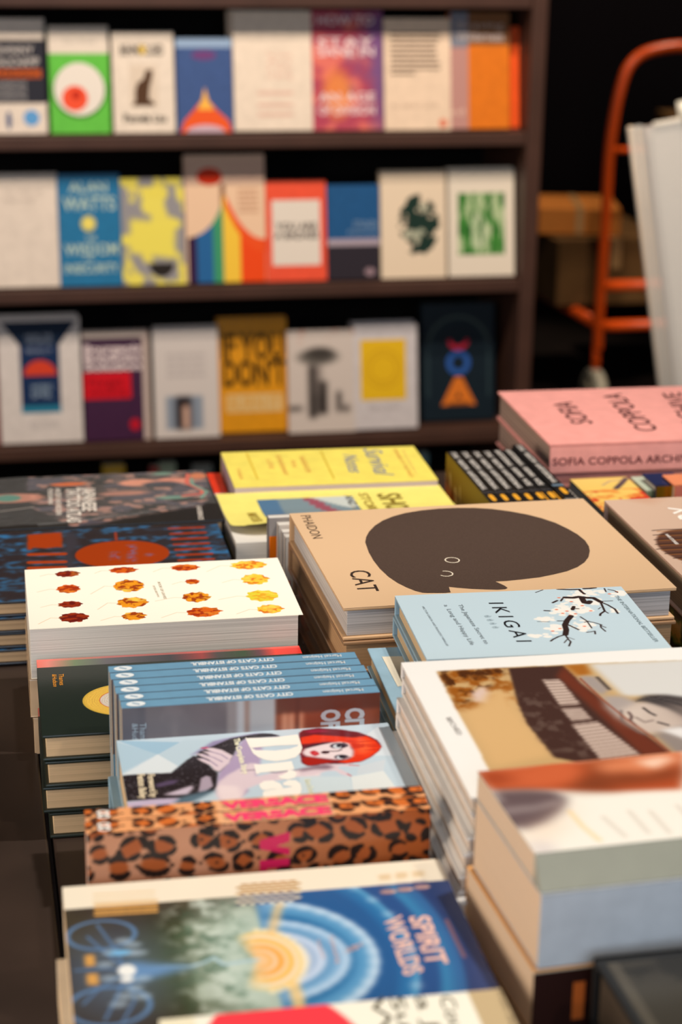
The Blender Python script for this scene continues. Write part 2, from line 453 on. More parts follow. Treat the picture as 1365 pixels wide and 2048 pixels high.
# --- upper board
b = shelf_book(-40, 94, 267, 42, U, (228, 212, 198))
Pf(b, rect(0, .27, 1, .82), (44, 44, 54)); T_(b, 'JOHNNY', .2, .85, .70, .07, (220, 210, 205)); T_(b, 'BEAUCHAMP', .2, .92, .59, .08, (220, 210, 205))
Pf(b, rect(.2, .49, .95, .565), (232, 104, 30)); T_(b, 'LEARNING', .25, .9, .50, .05, (60, 40, 30))
for i in range(3): T_(b, 'CONVERSATIONS', .22, .72, .42-.06*i, .04, (190, 184, 184))
Pf(b, circ(.78, .14, .12, .07), (96, 158, 214)); Pf(b, circ(.44, .12, .04, .08), (70, 90, 130))
r = b.done('book', 'black and white paperback with an orange band, far left of the upper shelf board'); behind(b, r, 'copy standing behind the black paperback with the orange band', None)
b = shelf_book(103, 221, 266, 57, U, (96, 190, 62))
Pf(b, rect(0, .75, 1, 1), (228, 214, 200)); T_(b, 'Zero Waste', .25, .8, .84, .05, (180, 170, 160))
Pf(b, circ(.5, .40, .46, .26), (58, 120, 40)); Pf(b, circ(.5, .415, .43, .25), (234, 224, 214), .0005); Pf(b, circ(.42, .33, .22, .12), (240, 84, 52), .0007); Pf(b, circ(.44, .36, .07, .04), (190, 40, 20), .0009)
r = b.done('book', 'green paperback with a white bowl and red spot on the upper shelf board'); behind(b, r, 'copy behind the green bowl paperback on the upper shelf board', None)
b = shelf_book(229, 351, 266, 69, U, (232, 216, 200))
T_(b, 'BEHIND', .14, .5, .78, .10, (34, 28, 24), bold=.03); T_(b, 'CLOSED', .52, .84, .78, .10, (34, 28, 24), bold=.03); Pf(b, circ(.5, .83, .05, .05), (224, 186, 60), .0006)
cat_s = [(.30, .27), (.68, .27), (.66, .31), (.58, .34), (.60, .45), (.64, .54), (.66, .62), (.60, .64), (.54, .62), (.50, .54), (.40, .50), (.36, .42), (.36, .32)]
Pf(b, rect(.28, .26, .74, .68), (222, 204, 186)); Pf(b, cat_s, (84, 58, 40), .0006); T_(b, 'Pamela Lau', .16, .86, .11, .08, (40, 32, 26), bold=.03)
r = b.done('book', 'cream paperback with a seated brown cat between two rows of black lettering'); behind(b, r, 'copy behind the cream cat paperback on the upper shelf board', None)
b = shelf_book(356, 468, 264, 80, U, (58, 84, 138))
Pf(b, rect(0, .9, 1, 1), (150, 174, 206)); Pf(b, circ(.5, .82, .22, .05), (112, 66, 122))
Pf(b, [(.05, 0), (.12, .12), (.3, .24), (.44, .34), (.5, .46), (.56, .34), (.7, .24), (.92, .12), (.97, 0)], (236, 92, 40)); Pf(b, [(.36, .24), (.44, .34), (.5, .48), (.56, .34), (.66, .24)], (248, 184, 78), .0006); Pf(b, circ(.5, .0, .34, .08, a0=0, a1=180), (206, 176, 190), .0006)
b.done('book', 'deep blue paperback with a glowing orange dome on the upper shelf board')
b = shelf_book(470, 627, 263, 28, U, (234, 216, 198), T=0.03)
for i, y in enumerate((.62, .56, .50, .44)): T_(b, ('The Creative', 'Act', 'A Way', 'of Being')[i], .42, .75, y, .04, (224, 176, 160))
for y in (.30, .20, .12): Pf(b, rect(.3, y, .75, y+.03), (224, 186, 170))
r = b.done('book', 'tall cream hardback with faint pink lettering on the upper shelf board'); behind(b, r, 'copy behind the tall cream hardback on the upper shelf board', None, dx=-.004)
b = shelf_book(627, 768, 263, 26, U, (170, 70, 96), T=0.03)
A = Art(b, (178, 70, 92), 0.003); n1 = A.noise((5, 8), 3); n2 = A.noise((4, 6), 9)
A.mix(np.clip((n1-.45)*5, 0, 1), (226, 116, 104)); A.mix(np.clip((A.X/b.L-.55)*2.5+(n2-.5)*2, 0, 1), (122, 82, 132)); A.ell((.35*b.L, .3*b.D), (.03, .05), (244, 150, 70), .02, px=False, a=.8)
A.add_to(b.mb, ART)
for s, y in (('HOW TO', .88), ('STAY', .70), ('SANE IN', .62), ('AN AGE', .24), ('OF DIVISION', .13)): T_(b, s, .08, .88, y, .075, (236, 212, 214), bold=.02)
b.done('book', 'crimson and purple hardback with white capital lettering on the upper shelf board')
b = shelf_book(770, 903, 261, 42, U, (236, 208, 182), T=0.022)
for i in range(9): Pf(b, rect(.1, .86-.045*i, (.84, .84, .8, .78, .8, .8, .84, .84, .46)[i], .88-.045*i), (110, 90, 78))
T_(b, 'ALL ABOUT LOVE', .1, .8, .2, .04, (190, 160, 140)); Pf(b, circ(.88, .06, .06, .04), (224, 120, 90))
r = b.done('book', 'pale peach paperback with nine dark lines of text near its top'); behind(b, r, 'copy behind the pale peach paperback with lines of text', None)
b = shelf_book(903, 1020, 259, 30, U, (224, 118, 22), T=0.03)
Pf(b, rect(0, 0, .30, 1), (190, 140, 132)); Pf(b, rect(0, .72, 1, 1), (126, 84, 52), .0005); Pf(b, rect(0, .70, .30, 1), (128, 130, 144), .0007)
T_(b, 'Braving', .12, .9, .86, .06, (200, 180, 170), lift=.001); T_(b, 'Wilderness', .1, .9, .76, .07, (216, 200, 196), lift=.001, bold=.02); T_(b, 'ed', .0, .22, .12, .06, (240, 200, 180), lift=.001)
b.done('book', 'orange hardback with a brown top band in a clear jacket on the upper shelf board')
b = shelf_book(1012, 1039, 259, 58, U, (246, 88, 24), T=0.02, dy=.03); b.done('book', 'bright red-orange book edge at the right end of the upper shelf board')

# --- middle board
b = shelf_book(-30, 121, 576, 355, Mi_, (228, 212, 198), T=0.024)
T_(b, 'The Myth of', .3, .8, .83, .04, (186, 170, 160)); T_(b, 'Normal', .3, .7, .76, .04, (186, 170, 160))
r = b.done('book', 'plain off-white paperback, far left of the middle shelf board'); behind(b, r, 'copy behind the plain off-white paperback', None, dx=.003)
b = shelf_book(122, 246, 572, 352, Mi_, (24, 112, 160), T=0.02)
for s, x0, x1, y, h in (('ALAN', .18, .8, .84, .09), ('WATTS', .08, .92, .68, .12), ('THE', .42, .6, .41, .04), ('WISDOM', .08, .94, .28, .10), ('OF', .4, .55, .23, .03), ('INSECURITY', .08, .94, .12, .08)): T_(b, s, x0, x1, y, h, (190, 210, 196), bold=.015)
Pf(b, circ(.48, .56, .12, .07), (214, 204, 110)); Pf(b, circ(.48, .56, .07, .04), (250, 226, 110), .0005)
b.done('book', 'teal blue paperback with pale lettering and a small yellow sun')
b = shelf_book(247, 373, 570, 360, Mi_, (150, 146, 150), T=0.02)
A = Art(b, (150, 146, 150), 0.002); nn = A.noise((5, 7), 5)
A.mix(blur((nn > .5).astype(float), 1), (238, 222, 98)); A.poly([(.12*b.L, .3*b.D), (.82*b.L, .24*b.D), (.86*b.L, .58*b.D), (.14*b.L, .62*b.D)], (240, 224, 96), .004, px=False)
A.add_to(b.mb, ART); T_(b, 'WITNESS', .1, .75, .82, .1, (236, 218, 90), bold=.02); Pf(b, circ(.62, .2, .2, .13, a0=180, a1=360), (44, 38, 34), .0005)
b.done('book', 'grey and yellow mottled paperback with a black bowl shape')
b = shelf_book(375, 534, 568, 317, Mi_, (238, 200, 168), T=0.026)
w = b.L; xs = [.02, .13, .34, .47, .68, 1.0]; cols = [(52, 22, 62), (40, 100, 158), (64, 150, 108), (248, 200, 66), (242, 76, 22)]
tops = [.36, .43, .62, .66, .52, .42]
A = Art(b, (238, 200, 168), .0015); u = A.X/b.L; v = A.Y/b.D
lim = np.where(u < .48, .36+.40*(1-np.sqrt(np.clip(1-(u/.48)**2, 0, 1))), .34+.36*np.clip((1-u)/.5, 0, 1)**2.2)
for i, cc_ in enumerate(cols): A.mix(((u >= xs[i]) & (u < xs[i+1]) & (v < lim)).astype(float), cc_)
A.mix(((u > .5) & (v < lim) & (v > lim-.10)).astype(float), (242, 84, 30)); A.mix(((abs(u-.47) < .03) & (v > lim-.02) & (v < .8)).astype(float), (130, 84, 60))
A.mix((v > .78).astype(float), (214, 180, 160), .7); A.add_to(b.mb, ART)
Pf(b, circ(.31, .84, .16, .07), (212, 52, 18)); Pf(b, rect(0, .78, 1, .97), (214, 178, 158), .0002); rows(b, None, .66*w, .92*w, .55*b.D, .76*b.D, 5, (206, 160, 130), 3)
r = b.done('book', 'tall peach book with a rainbow running down its cover and a red oval'); behind(b, r, 'copy behind the tall rainbow book', None)
b = shelf_book(535, 655, 562, 368, Mi_, (240, 84, 52), T=0.02)
Pf(b, rect(.1, .16, .9, .82), (230, 218, 206)); T_(b, 'YOU ARE', .16, .84, .52, .07, (70, 60, 58), bold=.03, lift=.0006); T_(b, 'A BADASS', .14, .86, .43, .07, (70, 60, 58), bold=.03, lift=.0006)
r = b.done('book', 'coral red paperback with a white panel and dark lettering'); behind(b, r, 'copy behind the coral red paperback', None)
b = shelf_book(657, 762, 556, 373, Mi_, (26, 82, 134), T=0.02)
Pf(b, rect(0, 0, 1, .36), (48, 42, 50)); Pf(b, rect(0, .36, 1, .43), (176, 160, 172), .0005); T_(b, 'STOLEN', .5, .95, .55, .07, (140, 160, 182)); T_(b, 'FOCUS', .4, .95, .48, .04, (140, 160, 182)); Pf(b, circ(.8, .08, .1, .04), (180, 150, 160))
b.done('book', 'blue paperback with a charcoal lower third on the middle shelf board')
b = shelf_book(764, 893, 557, 348, Mi_, (234, 212, 186), T=0.022)
A = Art(b, (234, 212, 186), 0.0015); nn = A.noise((9, 14), 8); d = np.hypot((A.X/b.L-.58)/.32, (A.Y/b.D-.5)/.29)
A.mix(((nn+.22*(1-d) > .52) & (d < 1)).astype(float), (30, 52, 44)); A.mix(((d < .8) & (nn < .36)).astype(float), (120, 140, 120), .6)
A.add_to(b.mb, ART)
r = b.done('book', 'cream paperback with a dark green leafy emblem on the middle shelf board'); behind(b, r, 'copy behind the leafy emblem paperback', None)
b = shelf_book(899, 1029, 553, 343, Mi_, (232, 218, 200), T=0.026)
A = Art(b, (232, 218, 200), 0.0015); nn = A.noise((16, 7), 12)
m = ((A.X/b.L > .14) & (A.X/b.L < .86) & (A.Y/b.D > .2) & (A.Y/b.D < .78)).astype(float)
A.mix(m, (70, 136, 58)); A.mix(m*(nn > .55), (178, 196, 150)); A.ell((.45*b.L, .42*b.D), (.022, .04), (206, 214, 180), .006, px=False, a=.8); A.mix(m*(nn < .36), (42, 104, 40))
A.add_to(b.mb, ART)
r = b.done('book', 'white paperback with a green woodland print at the right end of the middle board'); behind(b, r, 'copy behind the green woodland paperback', None)

# --- lower board
b = shelf_book(-40, 2, 884, 660, Lo, (120, 30, 26), T=0.02); b.done('book', 'dark red book cut by the left edge on the lower shelf board')
b = shelf_book(4, 168, 888, 640, Lo, (216, 206, 202), T=0.03)
Pf(b, rect(.26, .24, .74, .86), (22, 44, 84)); Pf(b, [(.04, .97), (.96, .97), (.74, .78), (.26, .78)], (18, 36, 62), .0005); Pf(b, rect(.26, .24, .74, .30), (40, 120, 150), .0005)
Pf(b, circ(.5, .54, .2, .12, a0=0, a1=180), (214, 66, 40), .0007)
for s, y in (('HOW THE', .84), ('WORLD', .79), ('REALLY', .72)): T_(b, s, .34, .66, y, .035, (150, 160, 180), lift=.0007)
for s, y in (('WORKS', .42), ('SMIL', .36)): T_(b, s, .38, .64, y, .05, (160, 180, 200), lift=.0007)
T_(b, 'GUIDE', .35, .68, .12, .05, (180, 172, 172))
r = b.done('book', 'large white book with a navy door shape and red half sun'); behind(b, r, 'copy behind the white book with the navy door shape', None, dx=-.003)
b = shelf_book(172, 303, 888, 664, Lo, (62, 22, 58), T=0.022)
Pf(b, rect(0, .93, 1, 1), (196, 180, 172)); Pf(b, rect(.9, 0, 1, 1), (196, 176, 168), .0004)
for s, y in (('Bourgeois', .80), ('Bohemian', .72), ('Solution', .64)): T_(b, s, .02, .88, y, .07, (232, 212, 214), bold=.04)
Pf(b, rect(0, .38, .72, .62), (214, 20, 36), .0005); T_(b, 'Forget', .08, .6, .5, .07, (120, 10, 20), lift=.0007); T_(b, 'everything', .08, .64, .42, .06, (120, 10, 20), lift=.0007); Pf(b, circ(.76, .14, .08, .055), (190, 22, 42), .0005)
b.done('book', 'dark purple paperback with white lettering and a red block')
b = shelf_book(312, 441, 882, 660, Lo, (214, 204, 200), T=0.022)
A = Art(b, (214, 204, 200), 0.002); bx = lambda x0, y0, x1, y1: [(x0*b.L, y0*b.D), (x1*b.L, y0*b.D), (x1*b.L, y1*b.D), (x0*b.L, y1*b.D)]
A.poly(bx(.18, .08, .74, .38), (140, 150, 166), .002, px=False); A.poly(bx(.32, .08, .56, .37), (34, 26, 28), .004, px=False); A.poly(bx(.42, .08, .54, .3), (222, 180, 160), .004, px=False)
A.add_to(b.mb, ART); rows(b, None, .2*b.L, .8*b.L, .55*b.D, .8*b.D, 4, (196, 186, 184), 5)
r = b.done('book', 'white paperback with a small photo of a dark-haired figure'); behind(b, r, 'copy behind the white paperback with the small photo', None)
b = shelf_book(441, 578, 862, 645, Lo, (224, 150, 12), T=0.03, dy=.02)
for s, y, x0, x1 in (('IF YOU', .66, .05, .95), ("DON'T", .42, .07, .97)): T_(b, s, x0, x1, y, .22, (52, 36, 10), bold=.03)
Pf(b, rect(.1, .18, .92, .34), (226, 190, 130)); T_(b, 'BURN IT', .14, .88, .20, .12, (224, 160, 60), lift=.0006)
r = b.done('book', 'mustard yellow book with tall black capital lettering on the lower board'); behind(b, r, 'copy behind the mustard yellow lettered book', None)
b = shelf_book(579, 712, 874, 664, Lo, (214, 198, 190), T=0.022)
A = Art(b, (214, 200, 192), 0.002); nn = A.noise((10, 12), 6)
A.ell((.45*b.L, .74*b.D), (.045, .018), (110, 104, 98), .01, px=False); A.ell((.48*b.L, .77*b.D), (.03, .014), (70, 64, 60), .01, px=False)
for x0, y0, x1, y1 in ((.30, .14, .42, .66), (.44, .18, .58, .5), (.72, .2, .78, .4), (.82, .2, .9, .26), (.0, .22, .2, .26)): A.poly(bx(x0, y0, x1, y1), (48, 42, 40), .004, px=False)
A.poly(bx(.36, .38, .5, .66), (110, 100, 96), .006, px=False, a=.7); A.mix((nn > .6)*(A.Y/b.D > .88), (214, 150, 130), .5)
A.add_to(b.mb, ART)
b.done('book', 'white paperback with grey figures under a cloud-like umbrella')
b = shelf_book(711, 836, 868, 655, Lo, (212, 204, 206), T=0.034)
Pf(b, rect(.10, .28, .82, .86), (238, 190, 34)); b.ring((.46*b.L, .58*b.D), .03, .003, (216, 164, 30), px=False, lift=.0006); b.ring((.46*b.L, .58*b.D), .042, .003, (216, 164, 30), px=False, lift=.0006)
T_(b, 'Daily Stoic', .22, .72, .18, .05, (170, 160, 160))
r = b.done('book', 'white book with a yellow square on its cover, lower shelf board'); behind(b, r, 'copy behind the white book with the yellow square', None, dx=.003)
b = shelf_book(846, 990, 840, 612, Lo, (16, 30, 40), T=0.03, dy=.05)
cx, L_, D_ = .5*b.L, b.L, b.D
b.ring((cx, .70*D_), .021, .010, (200, 40, 66), 185, 355, px=False); b.ring((cx, .495*D_), .022, .013, (48, 92, 168), px=False)
Pf(b, [(.26, .13), (.74, .13), (.55, .37), (.45, .37)], (226, 122, 42), .0006); Pf(b, [(.46, .19), (.54, .19), (.5, .24)], (20, 30, 38), .0009); Pf(b, [(.34, .13), (.66, .13), (.62, .155), (.38, .155)], (150, 84, 34), .0009)
b.ring((cx, .62*D_), .072, .008, (70, 84, 84), 10, 170, px=False); b.ring((cx, .62*D_), .06, .002, (40, 60, 70), 0, 180, px=False)
for x in (.08, .92): Pf(b, rect(x-.02, .2, x+.02, .62), (44, 60, 66))
b.done('book', 'black occult paperback with red crescent, blue ring and orange triangle')
# --- books standing low in the bottom bay, only their tops in view
for i, (xl, xr, yt, c, lb) in enumerate(((205, 250, 929, (196, 160, 50), 'mustard book top in the bottom bay of the shelf'), (318, 352, 925, (150, 170, 150), 'sage green book top in the bottom bay of the shelf'),
                                        (300, 318, 932, (170, 44, 40), 'red book top in the bottom bay of the shelf'), (385, 425, 930, (120, 130, 130), 'grey book top in the bottom bay, left of the yellow books'), (832, 858, 905, (110, 150, 160), 'pale teal book top in the bottom bay, behind the yellow books'))):
    a = aty(xl, yt, SY+.03); c2 = aty(xr, yt, SY+.03); h = a[2]-SZ['base']-.004; Tt = .02
    M = Matrix.Translation((a[0], SY+.03+Tt, SZ['base']+.0006)) @ Matrix.Rotation(math.radians(90), 4, 'X')
    bb = Book(M, c2[0]-a[0], h, Tt, spine='-x', kind='paper', cover=c); T_(bb, 'NOTES', .2, .8, .8, .06, (240, 236, 226)); bb.done('book', lb)

# ------------------------------------------------------------------ table: leaf-cover pile (left middle)
z3 = Z(2.133, 0, 1080); z7 = Z(2.068, 200, 1290); z8 = Z(2.0526, 700, 1160); zc = Z(1.6957, 560, 980)
def seeded(n): return random.Random(n)

b = flat((49.2, 1140), (601-54, 1116.3), 0.82, 0.145, 0.045, kind='paper', cover=(250, 243, 226), board=.0008, pages=PAGE, yaw=-0.7)
b.L += 0.004
A = Art(b, (250, 243, 226), 0.00055)
LV = [(287, 145, 52, 13, 0), (525, 129, 58, 13, 1), (790, 118, 60, 14, 1), (1060, 107, 76, 18, 3), (292, 209, 50, 18, 1), (550, 196, 65, 26, 2), (821, 178, 31, 11, 1), (1088, 168, 58, 23, 3),
      (300, 275, 50, 14, 0), (565, 267, 66, 22, 2), (838, 244, 60, 21, 2), (1120, 238, 68, 24, 4), (315, 331, 62, 20, 0), (572, 325, 52, 17, 2), (870, 307, 73, 21, 1), (1152, 295, 55, 19, 3)]
LC = [((150, 48, 18), (96, 20, 16)), ((214, 96, 22), (150, 40, 14)), ((232, 150, 30), (140, 44, 16)), ((244, 196, 60), (214, 110, 30)), ((222, 204, 56), (226, 160, 40))]
na = A.noise((60, 40), 21, 3); nb = A.noise((26, 18), 33, 2)
for i, (cx, cy, rx, ry, k) in enumerate(LV):
    r = seeded(i+5); c = z3((cx, cy))[0]; c1, c2 = LC[k]
    ux, uy = b.loc(*c); ex = abs(b.loc(c[0]+rx/2.133, c[1])[0]-ux); ey = abs(b.loc(c[0], c[1]+ry/2.133)[1]-uy)
    pts = []
    for j in range(44):
        t = 2*math.pi*j/44; rr = 1+0.07*math.sin(9*t+i)+r.uniform(-.06, .06)+(0.12 if j == 0 else 0)
        pts.append((ux+ex*rr*math.cos(t), uy+ey*rr*math.sin(t)))
    m = A.mask(pts); A.mix(m, c1); A.mix(m*np.clip((na-.48)*9, 0, 1), c2, .85); A.mix(m*np.clip((nb-.58)*8, 0, 1), (250, 214, 90), .7 if k > 1 else .25)
    A.line([(ux-ex*.9, uy), (ux+ex*.8, uy)], .0006, c2, .6, px=False)
    A.line([(ux-ex*.95, uy), (ux-ex*1.6, uy+ey*.15), (ux-ex*(2.1+r.random()), uy-ey*(.3+r.random()*.9))], .0007, (222, 178, 140), .8, px=False)
A.add_to(b.mb, ART)
b.text('BOOK OF LEAVES', z3((672, 180))[0], z3((700, 252))[0], z3((684, 180))[0], (190, 176, 150), bold=.01)
b.text('PETER BROWN', z3((650, 196))[0], z3((672, 244))[0], z3((660, 196))[0], (190, 176, 150))
r = b.done('book', 'thick cream paperback with rows of autumn leaves printed on its cover')
wrapc = wrap_mat('wrapped_cream', (214, 184, 150))
for i, (T, dx) in enumerate(((.0345, .0015), (.0335, .004))):
    zt = .82-.045-.0008-(.0355*i)
    q = Book(flatM(.0405+dx, 1.645, zt, -.9-.2*i, .146, T), .229, .146, T, kind='paper', cover=(216, 186, 152), pages=wrapc, coat=.8)
    q.done('book', ('shrink-wrapped tan paperback directly under the leaf-cover book', 'shrink-wrapped tan paperback at the foot of the leaf-cover pile')[i])

# ------------------------------------------------------------------ dark green hardcovers
DG = (36, 44, 38)
b = flat((73, 1320), None, 0.795, 0.150, 0.0218, L=.222, yaw=-1.0, cover=DG, pages=PAGEC, coat=.2)
A = Art(b, DG, 0.00055)
s = (A.Y > b.D-.0175)
u = A.X/b.L
stops = [(0, (236, 116, 100)), (.04, (226, 132, 120)), (.14, (110, 128, 96)), (.26, (96, 94, 100)), (.5, (60, 60, 66)), (.62, (150, 60, 60)), (.68, (70, 66, 66)), (.78, (48, 74, 50)), (.84, (96, 60, 70)), (.9, (232, 70, 56)), (1, (222, 56, 50))]
for ch in range(3):
    v = np.interp(u, [t for t, _ in stops], [c[ch] for _, c in stops]); A.c[..., ch] = np.where(s, v, A.c[..., ch])
A.mix((A.Y > b.D-.004).astype(float), (240, 120, 110), .55)
zz = Z(4.55, 40, 1280); cc = (b.loc(243, 1399)); r0 = cc[0]-b.loc(*zz((565, 545))[0])[0]; rn = A.noise((90, 60), 4, 2)
ccx = cc[0]+.004
for rr, c in ((1, (226, 186, 74)), (.93, (240, 196, 84)), (.62, (214, 90, 50)), (.60, (222, 214, 204)), (.31, (120, 60, 40)), (.29, (128, 150, 160)), (.22, (176, 70, 40)), (.15, (240, 234, 226))):
    A.ell((ccx, cc[1]), (r0*1.12*rr, r0*1.0*rr), c, px=False)
d = np.hypot((A.X-ccx)/1.12, A.Y-cc[1])/r0
A.mix(((d < 1) & (np.sin(d*110+rn*5) > .72)).astype(float), (190, 140, 70), .45)
A.add_to(b.mb, ARTG)
b.text('Thames', zz((352, 312))[0], zz((362, 414))[0], zz((398, 312))[0], (244, 160, 52)); b.text('&Hudson', zz((292, 316))[0], zz((304, 428))[0], zz((334, 316))[0], (244, 160, 52))
r = b.done('book', 'dark green art hardcover with a yellow and white ringed oval, open to view on top')
pile(b, r, 3, 'dark green hardcover, %s from the top of its pile, cream page edges showing', 'dark green art hardcovers', shifts=[(.0012, 0, .1), (-.001, .001, -.2), (.0035, .001, .2)])

# ------------------------------------------------------------------ black and blue atlases, far left
def tattoo_book(tl, tr, z, D, L, T, which):
    p = at(*tr, z)
    b = Book(flatM(p[0]-L, p[1]+.004, z, -0.6, D, T), L, D, T, spine='+y', cover=(24, 24, 32), pages=PAGEN, coat=.4)
    return b
b = tattoo_book(None, (435, 1046), .772, .20, .30, .0158, 2)
A = Art(b, (52, 44, 46), 0.0009); n1 = A.noise((14, 22), 3, 3); n2 = A.noise((10, 30), 13, 3)
sw = np.sin((n1*9+A.Y/b.D*7+n2*3)*2.4)
za = Z(5.6875, 0, 930); zb = Z(5.46, 220, 930)
A.mix(blur(np.clip(sw*3-1.0, 0, 1)*(n2 > .44), 2), (56, 120, 176))
A.poly(za((720, 760), (860, 790), (900, 900), (830, 1000), (850, 1194), (740, 1194)), (62, 58, 66), .003)
cx, cy = b.loc(245, 1108); A.ell((cx, cy), (.047, .040), (168, 60, 14), px=False)
A.poly(za((310, 795), (700, 765), (715, 940), (650, 935), (530, 950), (380, 940), (350, 965), (315, 965)), (172, 62, 18), .001)
for y in (1020, 1110, 1175): A.line(za((345, y), (725, y-8)), .0075, (176, 66, 18), soft=.001)
for k in range(7): A.line(zb((655+18*k, 695+58*k), (1015+18*k, 680+58*k)), .0052, (166, 58, 20), soft=.001)
A.line(zb((70, 820), (60, 740)), .003, (150, 60, 40))
for x0, y0, x1, y1 in ((190, 870, 290, 1060), (0, 950, 110, 1040), (390, 965, 480, 1000)): A.poly(zb((x0, y0), (x1, y0), (x1, y1), (x0, y1)), (132, 96, 120), .002, tex=(A.noise((60, 90), 5) > .5).astype(float))
A.add_to(b.mb, ARTG)
r = b.done('book', 'large dark art book with blue waves and a rust-red oval, left of the leaf-cover book')
pile(b, r, 3, 'dark blue-edged art book, %s from the top of the far left pile', 'dark blue-edged art books', shifts=[(.003, -.001, .1), (-.003, .002, -.1), (.001, 0, .1)])
b = tattoo_book(None, (411, 941), .772, .178, .32, .0158, 1)
b_tat = b
A = Art(b, (46, 42, 40), 0.0009); n1 = A.noise((16, 14), 7, 3); n2 = A.noise((9, 12), 17, 3); n3 = A.noise((26, 24), 27, 2)
reg = A.mask(A.P(zb((-500, 60), (1020, 40), (1110, 340), (1000, 450), (300, 560), (-100, 640), (-400, 680), (-900, 440), (-900, 60)))); reg = blur(reg, 2)
A.mix(reg*np.clip((n1-.42)*6, 0, 1), (120, 100, 96), .8); A.mix(reg*np.clip((n2-.5)*8, 0, 1), (86, 80, 88)); A.mix(reg*np.clip((n3-.6)*9, 0, 1), (190, 140, 124), .8)
for c, rx, ry, col in (((310, 195), .022, .012, (244, 160, 128)), ((700, 170), .022, .010, (240, 152, 124)), ((150, 310), .028, .008, (190, 130, 110)), ((690, 355), .018, .006, (118, 160, 140)), ((960, 120), .010, .012, (230, 130, 80)), ((570, 95), .012, .006, (110, 150, 130)), ((560, 210), .02, .01, (60, 62, 72))):
    A.ell(b.loc(*zb(c)[0]), (rx, ry), col, .004, px=False, a=.9)
A.line(zb((850, 100), (840, 200), (1000, 270), (1010, 310), (800, 340)), .005, (226, 104, 84), soft=.002); A.line(zb((890, 150), (900, 210), (1060, 290), (1000, 360)), .004, (120, 160, 142), soft=.002)
A.ell(b.loc(*za((780, 220))[0]), (.020, .006), (224, 106, 44), .002, px=False); A.ell(b.loc(*za((140, 380))[0]), (.035, .016), (226, 150, 124), .004, px=False, a=.8); A.ell(b.loc(*za((90, 380))[0]), (.014, .012), (90, 140, 124), .003, px=False)
A.line(za((0, 530), (380, 480)), .0016, (220, 206, 196), .8, soft=.001); A.line(za((0, 145), (300, 140)), .001, (190, 170, 164), .5)
A.add_to(b.mb, ARTG)
W_ = (228, 216, 204)
b.text('TATTOO ATLAS', za((758, 270))[0], za((770, 655))[0], za((905, 270))[0], W_, bold=.035); b.text('JAPANESE', za((928, 262))[0], za((940, 525))[0], za((1080, 262))[0], W_, bold=.035)
b.text('ANCIENT AND MODERN', za((630, 268))[0], za((640, 572))[0], za((690, 268))[0], W_, bold=.02); b.text('YOKOHAMA', za((545, 268))[0], za((552, 450))[0], za((600, 268))[0], W_, bold=.02)
b.text('LAURENCE', zb((950, 450))[0], zb((972, 600))[0], zb((1000, 448))[0], W_, bold=.02)
r = b.done('book', 'black illustrated tattoo atlas in creased clear wrap at the far left back')
pile(b, r, 3, 'black tattoo atlas copy, %s from the top under the wrapped atlas', 'black tattoo atlases', jx=.002, jy=.001, ja=.2)
# creased clear wrap on the atlas
def glassy(name):
    m = bpy.data.materials.new(name); m.use_nodes = True; nt = m.node_tree; p = nt.nodes['Principled BSDF']
    p.inputs['Base Color'].default_value = (1, 1, 1, 1); p.inputs['Roughness'].default_value = 0.12; p.inputs['Alpha'].default_value = 0.05
    p.inputs['Specular IOR Level'].default_value = 0.8
    nz = nt.nodes.new('ShaderNodeTexNoise'); nz.inputs['Scale'].default_value = 18; bp = nt.nodes.new('ShaderNodeBump'); bp.inputs['Strength'].default_value = 0.4; bp.inputs['Distance'].default_value = .01
    nt.links.new(nz.outputs['Fac'], bp.inputs['Height']); nt.links.new(bp.outputs[0], p.inputs['Normal']); return m
CLEAR = glassy('clear_wrap')
mb = MB()
P = lambda pts: [b_tat.loc(*q) for q in pts]
fold = P(za((430, 690), (800, 660), (1200, 610), (1365, 590))+zb((300, 545), (700, 480), (940, 440)))
for i in range(len(fold)-1):
    (xa, ya), (xb, yb) = fold[i], fold[i+1]; w = .0018
    mb.add([(xa, ya-w, b_tat.T+.0006), (xb, yb-w, b_tat.T+.0006), (xb, yb, b_tat.T+.0022), (xa, ya, b_tat.T+.0022)], [(0, 1, 2, 3)], CLEAR)
    mb.add([(xa, ya+w, b_tat.T+.0006), (xb, yb+w, b_tat.T+.0006), (xb, yb, b_tat.T+.0022), (xa, ya, b_tat.T+.0022)], [(3, 2, 1, 0)], CLEAR)
nx = 24; vs = []; fs = []
for j in range(2):
    for i in range(nx+1):
        x = .002+(b_tat.L-.004)*i/nx; fy = np.interp(x, [p[0] for p in fold], [p[1] for p in fold])+.0018
        vs.append((x, fy if j == 0 else b_tat.D-.001, b_tat.T+.0007+.0006*math.sin(i*1.7)))
for i in range(nx): fs.append((i, i+1, nx+2+i, nx+1+i))
mb.add(vs, fs, CLEAR); mb.build('clear_wrap', b_tat.root)

# ------------------------------------------------------------------ yellow paperbacks
b = flat((432, 989), (878, 970), .775, .16, .022, kind='paper', cover=(246, 222, 92), pages=PAGE, yaw=-.4)
